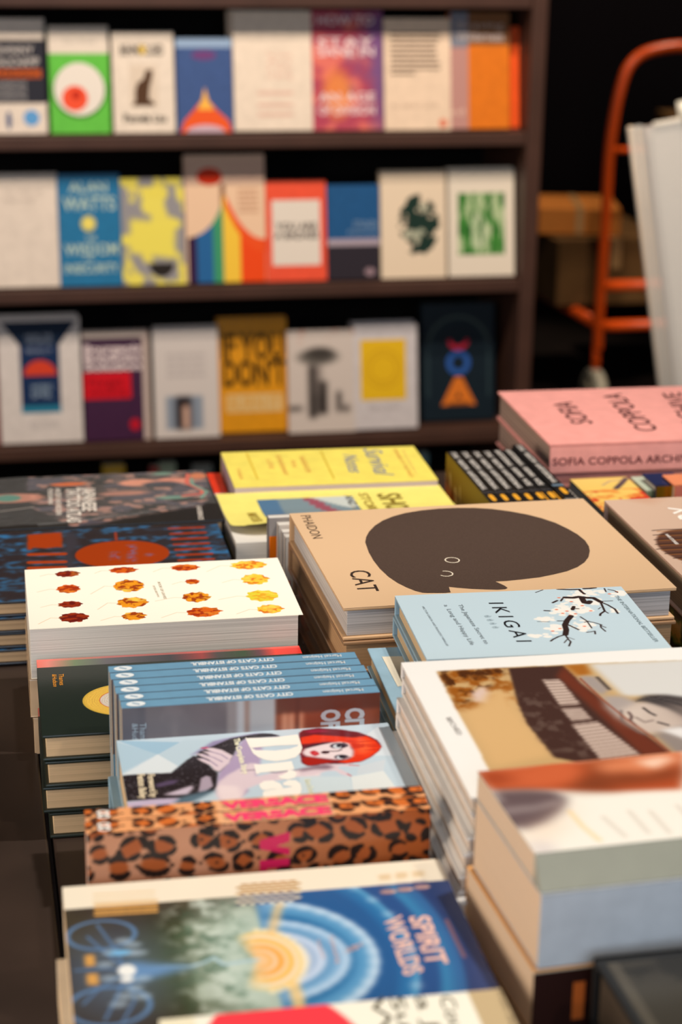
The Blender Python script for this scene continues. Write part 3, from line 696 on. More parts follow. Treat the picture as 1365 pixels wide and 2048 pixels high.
# its cover lifts and curls at the near edge: rebuilt as a curved sheet
zy = Z(5.6875, 400, 880); zw = Z(4.875, 640, 880)
b.mb = MB(); YM = mat('yellow_cover_paper', (255, 240, 128), .5, .3, vary=.03)
b.mb.box(0, 0, 0, b.L, b.D, .0007, YM, .0002); b.mb.box(0, b.D-.0008, 0, b.L, b.D, b.T, YM, .0002)
nx, ny = 40, 26; vs = []; fs = []
for j in range(ny+1):
    for i in range(nx+1):
        x = b.L*i/nx; y = b.D*j/ny; k = max(0, 1-y/(b.D*.62)); fx = max(0, 1-x/(b.L*.9))
        lift = .016*k**1.6*(.55+.45*math.sin(min(1, x/(b.L*.35))*math.pi/2)); yy = y+.018*k
        # rounded left near corner
        if x < .03 and y < .03:
            dd = math.hypot(.03-x, .03-y)
            if dd > .03: x = .03-(.03-x)*.03/dd; yy = .03-(.03-y)*.03/dd+.018*k
        vs.append((x, yy, b.T+.0004+lift))
g = lambda i, j: j*(nx+1)+i
ph = []
for j in range(ny):
    for i in range(nx): fs.append((g(i, j), g(i+1, j), g(i+1, j+1), g(i, j+1)))
b.mb.add(vs, fs, YM)
def on_sheet(x, y):
    k = max(0, 1-y/(b.D*.62)); lift = .016*k**1.6*(.55+.45*math.sin(min(1, x/(b.L*.35))*math.pi/2)); return (x, y+.018*k, b.T+.0004+lift+.0004)
def sheet_patch(x0, y0, x1, y1, colf, n=26):
    vs = []; cs = []
    for j in range(n+1):
        for i in range(n+1):
            x = x0+(x1-x0)*i/n; y = y0+(y1-y0)*j/n; vs.append(on_sheet(x, y)); cs.append(colf(i/n, j/n))
    fs = [(j*(n+1)+i, j*(n+1)+i+1, (j+1)*(n+1)+i+1, (j+1)*(n+1)+i) for j in range(n) for i in range(n)]
    b.mb.add(vs, fs, ART, s2l(np.array(cs))*ALB)
def photo(u, v):
    c = np.array((150, 172, 182.)); c = c*(.75+.35*u) if v+u*.5 < .75 else c*.86
    if u < .22: c = np.array((86, 122, 156.))
    if abs((u-.62)-(.75-v)*.35) < .07 and v > .35: c = np.array((160, 84, 100.))
    if u+v > 1.55: c = np.array((206, 212, 206.)) if u-v < .3 else np.array((96, 130, 156.))
    return c
xa_, ya_ = b.loc(*zy((645, 690))[0]); xb_, yb_ = b.loc(*zw((315, 550))[0])
sheet_patch(xa_, .012, xb_, ya_, photo)
def sheet_text(s, x0, x1, y0, y1, rgb):      # reads from the spine towards the near edge
    V, P_ = text_polys(s, .02)
    q = [on_sheet(x0+(x1-x0)*v[1], y0+(y1-y0)*v[0]) for v in V]; b.mb.add(q, P_, ink(rgb))
sheet_text('MARY OLIVER', .024, .034, .085, .022, (170, 140, 40))
sheet_text('SHORT', .175, .200, .135, .03, (140, 116, 40)); sheet_text('STORIES', .155, .165, .14, .05, (170, 140, 50)); sheet_text('AND MORE', .138, .147, .135, .05, (170, 140, 50))
r = b.done('book', 'yellow paperback with a blue photo and its cover curling up at the near edge')
q = Book(Matrix.Translation((.002, -.002, -.0235)) @ b.M, b.L, b.D, .023, kind='paper', cover=(240, 230, 220)); r2 = q.done('book', 'white-edged paperback under the curling yellow one')
q = Book(Matrix.Translation((.001, .001, -.0463)) @ b.M, b.L, b.D, .0225, kind='paper', cover=(236, 224, 212)); r2 = q.done('book', 'lowest white-edged paperback in the curling yellow book pile')

b = flat((442, 905), (828, 892.5), .782, None, .026, bl=(470, 975), kind='paper', cover=(254, 234, 108), pages=page_mat('page_edges_lilac', (196, 180, 190), .8), yaw=-1.4)
b.L += .006
OR = (244, 178, 92)
b.text('Survival', zw((420, 90))[0], zw((545, 345))[0], zw((600, 90))[0], (120, 130, 170), shear=.3); b.text('Notes', zw((220, 145))[0], zw((290, 320))[0], zw((360, 145))[0], (120, 130, 170), shear=.3)
for s, x0, x1, y0, y1, w in (('KALEIDOSCOPE', 1130, 1210, 190, 370, 60), ('AN', 1030, 1050, 230, 310, 60), ('EXTRAORDINARY', 860, 960, 175, 400, 55), ('LIFE', 755, 790, 225, 330, 60), ('FABER', 420, 455, 330, 450, 40)):
    b.text(s, zy((x0, y0))[0], zy((x1, y1))[0], zy((x0+w, y0))[0], OR)
for a_, c_ in (((520, 150), (650, 450)),): b.poly(zy(a_, (a_[0]+22, a_[1]), (c_[0]+22, c_[1]), c_), (236, 200, 70))
b.poly(zw((0, 110), (20, 110), (150, 380), (130, 380)), (228, 196, 70))
b.text('WINNER OF THE PRIZE', zw((710, 90))[0], zw((880, 360))[0], zw((750, 90))[0], OR); b.text('Introduction', zw((800, 100))[0], zw((930, 330))[0], zw((830, 100))[0], (248, 206, 120))
r = b.done('book', 'yellow paperback with blue handwritten title, at the back of the table'); yb = b
q = Book(flatM(.268, 2.118, yb.M.translation[2]-.0006, -1.4, .150, .020), .262, .150, .020, cover=(250, 66, 34), coat=.5)
q.poly([(.0, .03), (.05, .03), (.05, .07), (.0, .07)], (236, 214, 212), px=False); q.poly([(.018, .085), (.05, .085), (.05, .14), (.018, .14)], (246, 130, 40), px=False)
q.done('book', 'glossy red hardcover sticking out either side under the yellow handwritten-title book')
q = Book(flatM(.280, 2.115, yb.M.translation[2]-.0214, -1.0, .140, .0286), .235, .140, .0286, kind='paper', cover=(226, 214, 204)); q.done('book', 'pale paperback supporting the glossy red hardcover')

# ------------------------------------------------------------------ upright slim volumes behind the tan cat book
def standM(x, y_front, z0, yaw, T):
    return Matrix.Translation((x, y_front+T*0, z0)) @ Matrix.Rotation(math.radians(yaw), 4, 'Z') @ Matrix.Translation((0, T, 0)) @ Matrix.Rotation(math.radians(90), 4, 'X')
cols = [(150, 144, 142), (206, 198, 190), (196, 188, 182), (210, 202, 194)]
zt_ = [1036, 1050, 1064, 1074]; xl_ = [537, 557, 565, 571]
Yb = 1.735
for i in range(4):
    Yi = Yb-.011*i; p = aty(xl_[i], zt_[i], Yi); h = p[2]-TZ-.0006; T = .010
    b = Book(standM(p[0], Yi, TZ+.0004, 0, T), .085, h, T, spine='-x', kind='paper', cover=cols[i], pages=PAGE)
    f0 = 0 if i == 0 else .0
    if i == 0: b.poly([(.001, .0), (.0165, .0), (.0165, h*.845), (.001, h*.845)], (226, 112, 14), px=False)
    if i == 3: b.poly([(.001, .0), (.005, .0), (.005, h*.6), (.001, h*.6)], (230, 110, 80), px=False)
    b.done('book', ('grey and orange slim volume standing behind the tan cat book', 'pale grey slim volume standing just in front of the grey and orange one', 'light slim volume standing third in the row behind the tan cat book', 'light slim volume standing nearest the tan cat book, thin orange edge')[i])

# ------------------------------------------------------------------ row of black-spined paperbacks
zk = Z(4.55, 880, 880); BZ = .805
pbl = at(893, 904, BZ); pfl = at(973, 1010, BZ); pbr = at(1050, 896, BZ)
Ln = float(pbl[1]-pfl[1]); tot = float(pbr[0]-pbl[0]); T = tot/7.3
def black_row(x_left, T, Ln, y_back, top, dy=0):
    # spine up, length running towards the viewer, front cover to the left
    R = Matrix(((0, 0, -1), (-1, 0, 0), (0, 1, 0))).to_4x4()
    h = top-TZ-.0006
    return Matrix.Translation((x_left+T, y_back, TZ+.0005)) @ R, h
M, h = black_row(pbl[0], T, Ln, pbl[1], BZ)
b = Book(M, Ln, h, T-.0004, spine='+y', kind='paper', cover=(38, 35, 34))
def black_spine(b, kind):
    t = b.T; c = (222, 214, 206)
    if kind == 0: segs = (('LOVE', .02, .13), ('AFRICAN', .17, .36), ('PHILOSOPHY', .40, .74))
    else: segs = (('PHILOSOPHY', .02, .33), ('INDIAN', .37, .54), ('AGE', .58, .70))
    for s, a, e in segs: b.text(s, (a*b.L, t*.27), (e*b.L, t*.27), (a*b.L, t*.72), c, face='spine+y', px=False, bold=.025)
    b.poly([(b.L*.83, t*.34), (b.L*.85, t*.26), (b.L*.92, t*.26), (b.L*.94, t*.34), (b.L*.94, t*.60), (b.L*.92, t*.68), (b.L*.85, t*.68), (b.L*.83, t*.60)], (240, 170, 50), 'spine+y', px=False)
    b.poly([(b.L*.785, 0), (b.L*.79, 0), (b.L*.79, t), (b.L*.785, t)], (120, 116, 120), 'spine+y', px=False)
black_spine(b, 0)
b.poly([(.0, h), (.0, 0), (b.L, 0), (b.L, h)], (128, 104, 18), px=False, lift=.00015)
rr = seeded(3)
for i in range(14):
    x = rr.uniform(.0, .09); y = rr.uniform(h*.45, h*.85); w = rr.uniform(.003, .008); b.poly([(x, y), (x+w, y-.02), (x+w*.6, y-.028), (x-.001, y-.006)], (222, 200, 110), px=False, lift=.0004)
r = b.done('book', 'black-spined paperback with an olive gold cover at the left end of the row')
for i in range(1, 4):
    Mi = Matrix.Translation(((T+.0002)*i, -.0005*i, 0)) @ b.M; dup(r, Mi, 'black-spined paperback, %s from the left in the row behind the tan cat book' % ORD[i], None)
M5 = Matrix.Translation(((T+.0002)*4, 0, 0)) @ b.M
b5 = Book(M5, Ln, h, T-.0004, spine='+y', kind='paper', cover=(38, 35, 34)); black_spine(b5, 1)
b5.poly([(b5.L*.83, .0005), (b5.L, .0005), (b5.L, .0022), (b5.L*.83, .0022)], (230, 160, 50), 'spine+y', px=False, lift=.0004)
r5 = b5.done('book', 'black-spined paperback with a gold stripe at its near end, fifth from the left')
dup(r5, Matrix.Translation((T+.0002, 0, 0)) @ b5.M, 'black-spined paperback with a gold stripe at its near end, sixth from the left')
M7 = Matrix.Translation(((T+.0002)*6+.0005, .004, 0)) @ b.M
b7 = Book(M7, Ln+.004, h+.004, T, spine='+y', kind='paper', cover=(34, 32, 32)); black_spine(b7, 0)
b7.poly([(b7.L*.77, .0), (b7.L*.80, .0), (b7.L*.80, b7.T), (b7.L*.77, b7.T)], (110, 132, 150), 'spine+y', px=False, lift=.0004)
b7.done('book', 'tallest black-spined paperback at the right end of the row, by the pink book')
# a thin black volume standing on its long edge between the tan cat book and the red-yellow cover
pa = at(1150, 985, .806); pb_ = at(1214, 1046, .806)
b8 = Book(Matrix.Translation((pb_[0]-.001, 1.855, TZ+.0005)) @ Matrix(((0, 0, -1), (-1, 0, 0), (0, 1, 0))).to_4x4(), .155, .098, .006, spine='+y', kind='paper', cover=(30, 28, 28))
for i in range(9): b8.poly([(.01+.009*i, .001), (.016+.009*i, .001), (.016+.009*i, .004), (.01+.009*i, .004)], (180, 170, 160), 'spine+y', px=False)
b8.poly([(.105, .001), (.14, .001), (.14, .005), (.105, .005)], (224, 160, 50), 'spine+y', px=False)
b8.done('book', 'thin black volume with gold lettering standing beside the right edge of the tan cat book')

# ------------------------------------------------------------------ pink books
PK = (252, 172, 162)
b = flat((996, 783), None, .822, .236, .034, L=.262, yaw=-1.2, cover=PK, pages=page_mat('page_edges_rosy', (206, 176, 160), .6, 500), spine='-y', board=.003)
zp = Z(5.151, 1100, 760); DK = (70, 30, 34)
b.text('SOFIA', zp((455, 450))[0], zp((225, 225))[0], zp((232, 455))[0], DK, bold=.005); b.text('COPPOLA', zp((1130, 520))[0], zp((735, 140))[0], zp((905, 528))[0], DK, bold=.005)
b.text('ARCHIVE', zp((1640, 530))[0], zp((1340, 130))[0], zp((1440, 540))[0], DK, bold=.005)
zs = Z(2.703, 860, 760)
b.text('SOFIA COPPOLA ARCHIVE', zs((665, 462))[0], zs((1430, 440))[0], zs((665, 422))[0], (110, 48, 50), face='spine-y', bold=.01)
r = b.done('book', 'thick pink hardcover with its spine to the viewer, topmost of the pink pile')
pile(b, r, 1, 'thick pink hardcover, %s from the top of the pink pile', None, shifts=[(.003, .004, .3)])
q = Book(flatM(.66, 2.18, .822-.0352*2-.0006, -1, .20, .0438), .24, .20, .0438, cover=(200, 190, 180)); q.done('book', 'grey hardcover hidden at the foot of the pink pile')

# ------------------------------------------------------------------ red-yellow cover and three small spines beside it
zr = Z(5.571, 1120, 930)
p1_ = at(1255, 955, .797)
b = Book(flatM(.643, float(at(1200, 956, .797)[1]), .797, 0, .2, .02), float(p1_[0])-.643, .2, .02, kind='paper', cover=(250, 210, 110))
A = Art(b, (252, 212, 110), .001); n = A.noise((5, 16), 4); n2 = A.noise((4, 26), 8)
A.mix(np.clip((n2-.5)*6, 0, 1)*(A.Y < b.D*.80), (244, 140, 60), .8); A.mix(np.clip((n-.58)*9, 0, 1)*(A.Y < b.D*.78), (226, 66, 40))
A.line(zr((740, 150), (690, 205), (630, 262)), .006, (70, 62, 74), soft=.003); A.line(zr((690, 165), (560, 180), (480, 225)), .003, (170, 150, 140), .7, soft=.002)
A.add_to(b.mb, ARTG)
r = b.done('book', 'yellow and red illustrated cover lying between the black row and the brown book')
pile(b, r, 2, 'yellow and red illustrated book, %s from the top of its pile', None, jx=.001, jy=.002)
q = Book(flatM(b.M.translation[0]+.002, 1.88, .797-.0204*3-.0004, 0, .17, .0288), .05, .17, .0288, kind='paper', cover=(220, 200, 160)); q.done('book', 'pale book at the foot of the yellow and red pile')
def small(x0, x1, ytop, ybase_, z, D, T, cov, spc, lab, gold=False):
    a = at(x0, ytop, z); c = at(x1, ytop, z)
    b = Book(flatM(a[0], a[1], z, 0, D, T), float(c[0]-a[0]), D, T, cover=cov, spine='-y', coat=.3)
    if spc:
        m = mat('foil_spine', (226, 168, 40), .25, .6, metal=.85) if gold else ink(spc)
        b.poly([(.0005, .0005), (b.L-.0005, .0005), (b.L-.0005, T-.0005), (.0005, T-.0005)], spc, 'spine-y', px=False, m=m)
    b.done('book', lab); return b
small(1262, 1300, 953, 0, .800, .052, .030, (196, 206, 184), (120, 132, 104), 'pale green small hardcover beside the navy and gold one')
nb_ = small(1284, 1350, 947, 0, .808, .045, .034, (34, 44, 84), (226, 168, 40), 'small navy hardcover with a shiny gold spine', True)
nb_.text('Essays', (.02, .026), (.05, .026), (.02, .033), (220, 180, 120), px=False)
small(1325, 1440, 949, 0, .812, .040, .036, (246, 148, 104), (216, 122, 104), 'small orange-pink hardcover at the right edge, beside the navy one')
for i, (x0, x1, zt, D) in enumerate(((1262, 1300, .800-.0305, .052), (1286, 1350, .808-.0345, .045), (1327, 1440, .812-.0365, .040))):
    a = at(x0, 950, zt+.03); c = at(x1, 950, zt+.03); T = zt-TZ-.001
    # supporting stack of the same small books
    q = Book(flatM(a[0]+.001, at((1262, 1284, 1325)[i], (953, 947, 949)[i], (.800, .808, .812)[i])[1], zt, 0, D, T), float(c[0]-a[0])-.003, D, T, cover=((120, 132, 104), (60, 88, 110), (170, 90, 70))[i]); q.done('book', ('green book under the pale green small hardcover', 'blue book under the small navy hardcover', 'rust book under the small orange-pink hardcover')[i])

# ------------------------------------------------------------------ brown book, right edge
zq = Z(10.92, 1240, 960)
b = flat((1209, 1001), None, .850, .235, .036, L=.19, yaw=-.2, cover=(206, 170, 150), pages=page_mat('page_edges_grey_brown', (168, 148, 122), .62, 700))
A = Art(b, (208, 176, 154), .001); n = A.noise((5, 5), 6, 2)
A.mix(np.clip((A.X/b.L-.3)*1.6+(n-.5), 0, 1)*np.clip((A.Y/b.D-.35)*2, 0, 1), (186, 124, 92), .9)
hx, hy = b.loc(*zq((1420, 1450))[0])
A.ell((hx+.012, hy-.004), (.036, .05), (92, 60, 48), .003, px=False)
for k in range(8):
    y = hy+.046-.0125*k; x = hx-.028+abs(k-4)*.0035
    A.line([(x, y), (x+.01, y+.0012), (x+.07, y-.001)], .0016, (52, 34, 28), px=False); A.line([(x+.004, y-.003), (x+.07, y-.005)], .002, (150, 92, 40), .7, px=False)
A.add_to(b.mb, ART)
b.text('STORY', (1462, 1078), (1388, 1012), (1406, 1082), (248, 240, 230), bold=.01)
b.text('HAIR STORIES', zq((990, 1190))[0], zq((1230, 1415))[0], zq((1060, 1185))[0], (248, 240, 232), bold=.02)
r = b.done('book', 'tan brown hardcover with white lettering and dark braided hair, right edge')
q = Book(flatM(b.M.translation[0]+.001, 1.66, .850-.0364, -.3, .26, .034), .19, .26, .034, cover=(96, 84, 44), pages=page_mat('page_edges_grey_brown', (168, 148, 122)), coat=.9)
gA = Art(q, (60, 52, 34), .001, face='spine-x'); n = gA.noise((12, 3), 9); gA.mix(np.clip((n-.5)*8, 0, 1), (108, 126, 40)); gA.mix(np.clip((n-.62)*12, 0, 1), (214, 160, 70)); gA.add_to(q.mb, ARTG)
q.done('book', 'green and gold patterned hardcover under the tan brown hair book')
q2 = Book(flatM(b.M.translation[0]+.004, 1.66, .850-.0364-.0344, -.3, .26, .034), .19, .26, .034, cover=(44, 40, 36), coat=.9); q2.done('book', 'glossy dark hardcover below the green and gold patterned one')
q3 = Book(flatM(b.M.translation[0]+.002, 1.66, .850-.0364-.0344*2, 0, .26, .0374), .19, .26, .0374, cover=(70, 60, 50), coat=.9); q3.done('book', 'brown hardcover at the foot of the pile by the right edge')

# ------------------------------------------------------------------ tan cat book and its pile
TAN = (218, 182, 144)
b = flat((578.9, 1027.2), (1162.6, 996.5), .846, .250, .029, L=.292, cover=(222, 180, 136), pages=page_mat('page_edges_cool', (214, 208, 206), .62, 620), board=.0028, over=.004, yaw=.6)
DKB = (58, 44, 38)
A = Art(b, TAN, .002); A.add_to(b.mb, ART, .00008)
blob = zc((290, 178), (293, 160), (303, 142), (322, 122), (350, 104), (385, 90), (425, 79), (480, 70), (540, 64), (600, 61.5), (660, 61.5), (720, 65), (780, 73), (840, 84), (890, 97), (935, 112), (975, 131), (1010, 151), (1036, 172), (1049, 192), (1052, 208), (1048, 228), (1034, 246), (1010, 262), (975, 276), (930, 287), (880, 297), (820, 304), (770, 309), (731, 311), (745, 317), (764, 326), (773, 333), (766, 337), (740, 339), (700, 338), (650, 336), (600, 332), (574, 329), (576, 338), (580, 348), (560, 350), (500, 350), (484, 349), (460, 343), (430, 331), (400, 316), (370, 296), (340, 268), (318, 240), (302, 212))
b.poly(blob, DKB, m=mat('dark_brown_print', (80, 64, 56), .6, .05, vary=.1, nscale=900))
for c, a0, a1 in (((585, 239), 0, 360), ((563, 285), -150, 100)):
    c = zc(c)[0]; x0, y0 = b.loc(*c)
    rx = abs(b.loc(c[0]+24/1.6957, c[1])[0]-x0); ry = abs(b.loc(c[0], c[1]+9/1.6957)[1]-y0)
    b.ring((x0, y0), ry, .0011, (240, 226, 204), a0, a1, px=False, rx=rx/ry)
b.text('CAT', *zc((233, 276), (268, 347), (302, 272)), DKB, bold=.0); b.text('PHAIDON', *zc((70, 88), (112, 166), (104, 86)), DKB, bold=-.008)
r = b.done('book', 'large tan hardcover with a big dark brown cat head, lying flat in the centre')
d2 = Book(Matrix.Translation((.0, -.002, -.0296)) @ b.M, b.L+.001, b.D+.006, .029, cover=(172, 132, 96), pages=page_mat('wrapped_page_edges', (200, 160, 120)), coat=1.0, board=.0032)
d2.done('book', 'second tan cat hardcover in glossy wrap directly under the top one')
WR = wrap_mat('wrapped_pages_gloss', (190, 150, 114)); 
for i in range(3):
    T = .0262
    q = Book(Matrix.Translation((.004+.002*i, .002, -.0296-.0002-(T+.0004)*(i+1))) @ b.M, b.L-.004, b.D-.002, T, cover=(150, 116, 88), pages=WR, coat=1.0)
    q.done('book', 'shrink-wrapped tan hardcover, %s from the top of the cat book pile' % ORD[i+2])

# ------------------------------------------------------------------ pale blue hardcovers
LB = (188, 212, 226); LBT = (196, 216, 226)
DBK = (34, 34, 38)
b = flat((790, 1191.7), (1241.8, 1174.6), .876, .132, .0172, L=.187, cover=(160, 192, 212), pages=PAGEC, board=.0022, yaw=-2.4)
A = Art(b, LBT, .0005)
zi = Z(4.2, 1040, 1160)
r_ = seeded(11)
for cx, cy, sx, sy, n in ((900-60, 165-40, 0, 0, 0), (480, 165, 110, 50, 60), (420, 250, 130, 45, 70), (200, 330, 70, 22, 26), (300, 410, 50, 34, 30), (175, 470, 45, 14, 12), (560, 110, 120, 30, 36), (830, 115, 60, 20, 12), (540, 380, 80, 45, 34), (640, 190, 60, 22, 16), (560, 260, 70, 30, 16), (800, 250, 30, 20, 6)):
    for k in range(n):
        x = cx+r_.gauss(0, .5)*sx; y = cy+r_.gauss(0, .5)*sy; p = zi((x, y))[0]; s = r_.uniform(.0009, .0028)
        A.ell(b.loc(*p), (s*1.2, s), (244, 240, 232), .0006, px=False, a=.92)
for x, y in ((435, 183), (398, 262), (362, 281), (598, 260), (526, 217), (470, 285), (310, 250), (340, 409), (545, 390), (513, 90), (540, 116), (815, 100), (755, 118), (278, 430), (330, 150), (425, 297)):
    A.ell(b.loc(*zi((x, y))[0]), (.0014, .0010), (238, 112, 66), .0003, px=False)
BR = (52, 36, 34)
for pts, w in ((((320, 78), (420, 82), (500, 80), (520, 100), (545, 118)), .0024), (((540, 74), (590, 72), (636, 66)), .0026), (((380, 148), (450, 150), (500, 142), (560, 150), (620, 152), (680, 185)), .0042), (((520, 148), (545, 190), (575, 195), (590, 182)), .005),
               (((680, 185), (740, 210), (800, 245), (826, 282)), .0018), (((680, 185), (700, 230), (715, 262), (680, 285), (676, 300)), .0018), (((690, 180), (780, 176)), .001), (((715, 262), (745, 280)), .0012), (((662, 245), (680, 232)), .0008),
               (((455, 225), (445, 250)), .003), (((435, 240), (495, 242)), .0016), (((432, 305), (400, 340), (380, 380), (392, 420), (385, 460)), .0046), (((385, 460), (330, 475), (280, 500), (262, 514)), .0016), (((385, 465), (410, 500), (430, 520), (415, 556)), .0014), (((400, 480), (460, 500)), .0007), (((400, 500), (375, 528)), .001),
               (((395, 372), (435, 390), (495, 418)), .0018), (((320, 345), (375, 345)), .0014), (((510, 310), (565, 345), (650, 365), (690, 378)), .0013), (((565, 345), (590, 380), (606, 405)), .0012), (((545, 356), (580, 346)), .001), (((680, 378), (684, 400), (722, 432)), .0013), (((684, 385), (724, 400)), .0011), (((565, 440), (600, 436), (632, 430), (636, 455)), .0013),
               (((210, 258), (250, 260)), .002), (((278, 192), (316, 174)), .002), (((346, 178), (362, 156)), .0016), (((135, 106), (195, 84)), .001), (((712, 72), (726, 100)), .0012), (((745, 80), (800, 92), (824, 106)), .0013), (((150, 350), (250, 352)), .0008)):
    A.line(zi(*pts), w, BR)
A.add_to(b.mb, ART)
b.text('IKIGAI', *z8((570, 95), (686, 255), (631, 94)), (28, 26, 30), bold=.0, spacing=1.35)
GY = (118, 128, 134)
b.text('The Japanese Secret to', *z8((443, 102), (556, 264), (461, 101)), GY); b.text('a  Long and Happy Life', *z8((386, 104), (497, 268), (404, 103)), GY)
b.text('HECTOR GARCIA AND FRANCESC MIRALLES', *z8((296, 110), (398, 272), (305, 110)), GY); b.text('THE INTERNATIONAL BESTSELLER', *z8((1086, 66), (1254, 256), (1102, 65)), (120, 136, 142))
for k in range(4):
    c = z8((566+11*k, 150+15*k))[0]; x0, y0 = b.loc(*c)
    for a_, b2, c2, d_ in ((-.003, 0, .003, 0), (0, -.002, 0, .002), (-.002, .0014, .0015, .0014), (-.0025, -.0016, .002, -.0016)):
        w = .00022; 
        if a_ != c2: b.poly([(x0+a_, y0+b2-w), (x0+c2, y0+b2-w), (x0+c2, y0+b2+w), (x0+a_, y0+b2+w)], (170, 188, 196), px=False)
        else: b.poly([(x0-w, y0+b2), (x0+w, y0+b2), (x0+w, y0+d_), (x0-w, y0+d_)], (170, 188, 196), px=False)
bi = b
r = b.done('book', 'pale blue hardcover with black capitals and a blossoming branch, overlapping the tan cat book')
dup(r, Matrix.Translation((-.001, .001, -.0176)) @ b.M, 'pale blue hardcover directly under the blossoming branch copy')
# third copy turned round, pulled out to the left, spine to the viewer
z3b = .876-.0176*2
a3 = at(735, 1296, z3b+.0)
t3 = Book(flatM(a3[0], a3[1], z3b, -2.2, .125, .0172), .187, .125, .0172, spine='-y', cover=(160, 194, 214), pages=PAGEC, board=.0022)
t3.poly([t3.loc(*p) for p in Z(6.825, 700, 1280)((438, 232), (690, 225), (830, 225), (900, 600), (655, 640))], (238, 228, 206), px=False)
t3.poly([(.035, .105), (.05, .105), (.05, .106), (.035, .106)], (70, 60, 50), px=False, lift=.0005)
r3 = t3.done('book', 'pale blue hardcover turned round and pulled left, showing a cream panel')
for i in range(1, 6):
    dup(r3, Matrix.Translation(((.003, -.004, .004, 0, .003)[i-1], (-.002, .003, 0, .002, 0)[i-1], -.0176*i)) @ t3.M, 'pale blue hardcover, %s one below the turned copy' % ('first', 'second', 'third', 'fourth', 'fifth')[i-1])

# ------------------------------------------------------------------ city cats: six paperbacks standing spine up
BLU = (112, 158, 188)
pf = at(243.5, 1416.7, .86); pr = at(761, 1384, .86); Lc = float(np.hypot(*(pr-pf)[:2])); yc = math.degrees(math.atan2((pr-pf)[1], (pr-pf)[0]))
hc = .86-TZ-.0006; Tc = .0127
b = Book(standM(pf[0], pf[1], TZ+.0004, yc, Tc-.0003), Lc, hc, Tc-.0003, spine='+y', kind='paper', cover=BLU, pages=PAGEC)
A = Art(b, (112, 104, 108), .0009, box=(0, hc-.06, Lc, hc)); n1 = A.noise((10, 3), 5); n2 = A.noise((40, 2), 6)
u = A.X/Lc
A.mix(np.clip((n1-.4)*3, 0, 1), (138, 128, 130)); A.mix((u < .09).astype(float), (84, 82, 92), .6)
for x0, x1, c in ((.40, .44, (150, 142, 142)), (.44, .47, (188, 190, 194)), (.47, .49, (156, 130, 120)), (.49, .59, (178, 180, 184))): A.mix(((u > x0) & (u < x1)).astype(float), c, .9)
A.mix((u > .59).astype(float), (140, 70, 46)); A.mix(((u > .59) & (A.Y > hc-.012)).astype(float), (96, 50, 38), .9)
for x in (.625, .652, .688): A.line([(x*Lc, hc-.014), (x*Lc, hc-.06)], .0042, (206, 140, 110), soft=.003, px=False)
A.mix(((u > .672) & (u < .682)).astype(float), (90, 44, 32))
A.c = np.stack([blur(A.c[..., i], 1) for i in range(3)], -1)
A.add_to(b.mb, ARTG)
z4 = Z(2.068, 200, 1290)
# pale condensed capitals turned on their side
b.text('CITY', *z4((1020, 262), (1016, 400), (1092, 258)), (186, 190, 196), face='front', bold=.05); b.text('OF', *z4((920, 268), (918, 346), (992, 264)), (186, 190, 196), face='front', bold=.05)
zt2 = Z(6.5, 230, 1440)
b.text('Thames', *zt2((322, 40), (330, 330), (408, 36)), (168, 182, 192)); b.text('&Hudson', *zt2((222, 45), (232, 380), (300, 42)), (168, 182, 192))
Wt = (232, 238, 240)
def sp(bk, s, x0, x1, zz0, zz1, **k): bk.text(s, (x1*bk.L, zz0*bk.T), (x0*bk.L, zz0*bk.T), (x1*bk.L, zz1*bk.T), Wt, face='spine+y', px=False, **k)
xs_ = [b.loc(*p, face='spine+y')[0]/Lc for p in z4((440, 222), (800, 205), (925, 198), (1088, 183))]
sp(b, 'CITY CATS OF ISTANBUL', xs_[0], xs_[1], .3, .72, bold=.045); sp(b, 'Marcel Heijnen', xs_[2], xs_[3], .32, .7, bold=.01)
cxs = b.loc(*z4((148, 241))[0], face='spine+y')[0]
b.poly([(cxs+.0068*math.cos(t), Tc*.5+.0042*math.sin(t)) for t in [2*math.pi*i/24 for i in range(24)]], Wt, 'spine+y', px=False)
b.poly([(cxs-.003, Tc*.42), (cxs+.002, Tc*.66), (cxs+.003, Tc*.58), (cxs-.002, Tc*.34)], BLU, 'spine+y', px=False, lift=.0005)
r = b.done('book', 'blue-spined cat paperback at the front of the upright row, its street photo cover showing')
for i in range(1, 6):
    dup(r, Matrix.Translation((-.0007*i+(.0006, -.0004, .0003, -.0005, 0)[i-1], Tc*i+.0001*i, 0.0001*i)) @ b.M, 'blue-spined cat paperback standing %s from the front of the upright row' % ORD[i])

# ------------------------------------------------------------------ red-haired woman book
b = flat((232.9, 1481), (775.4, 1444.7), .835, .142, .030, cover=(176, 200, 214), pages=PAGEC, yaw=-.6, board=.0018, over=.0015)
A = Art(b, (196, 214, 226), .0005)
za = Z(6.5, 230, 1440); zb = Z(5.25, 380, 1420); zd = Z(5.25, 600, 1420)
A.poly(za((0, 280), (560, 440), (90, 690), (60, 690)), (178, 204, 220)); A.poly(za((30, 270), (880, 290), (560, 450)), (160, 194, 216)); A.poly(za((560, 450), (820, 600), (730, 690), (90, 720)), (222, 230, 234)); A.poly(za((560, 450), (900, 260), (1300, 260), (900, 560), (820, 600)), (190, 210, 222))
A.poly(zd((700, 260), (830, 170), (1000, 480), (720, 480)), (216, 226, 234)); A.poly(zd((540, 700), (880, 640), (1020, 830), (560, 850)), (226, 232, 232)); A.poly(zd((0, 700), (520, 700), (560, 860), (120, 900), (0, 900)), (208, 222, 228)); A.poly(zd((620, 590), (900, 520), (880, 640), (600, 680)), (206, 216, 224))
BK = (44, 36, 38); SK = (226, 206, 214); SKS = (178, 158, 190); SKL = (240, 222, 224)
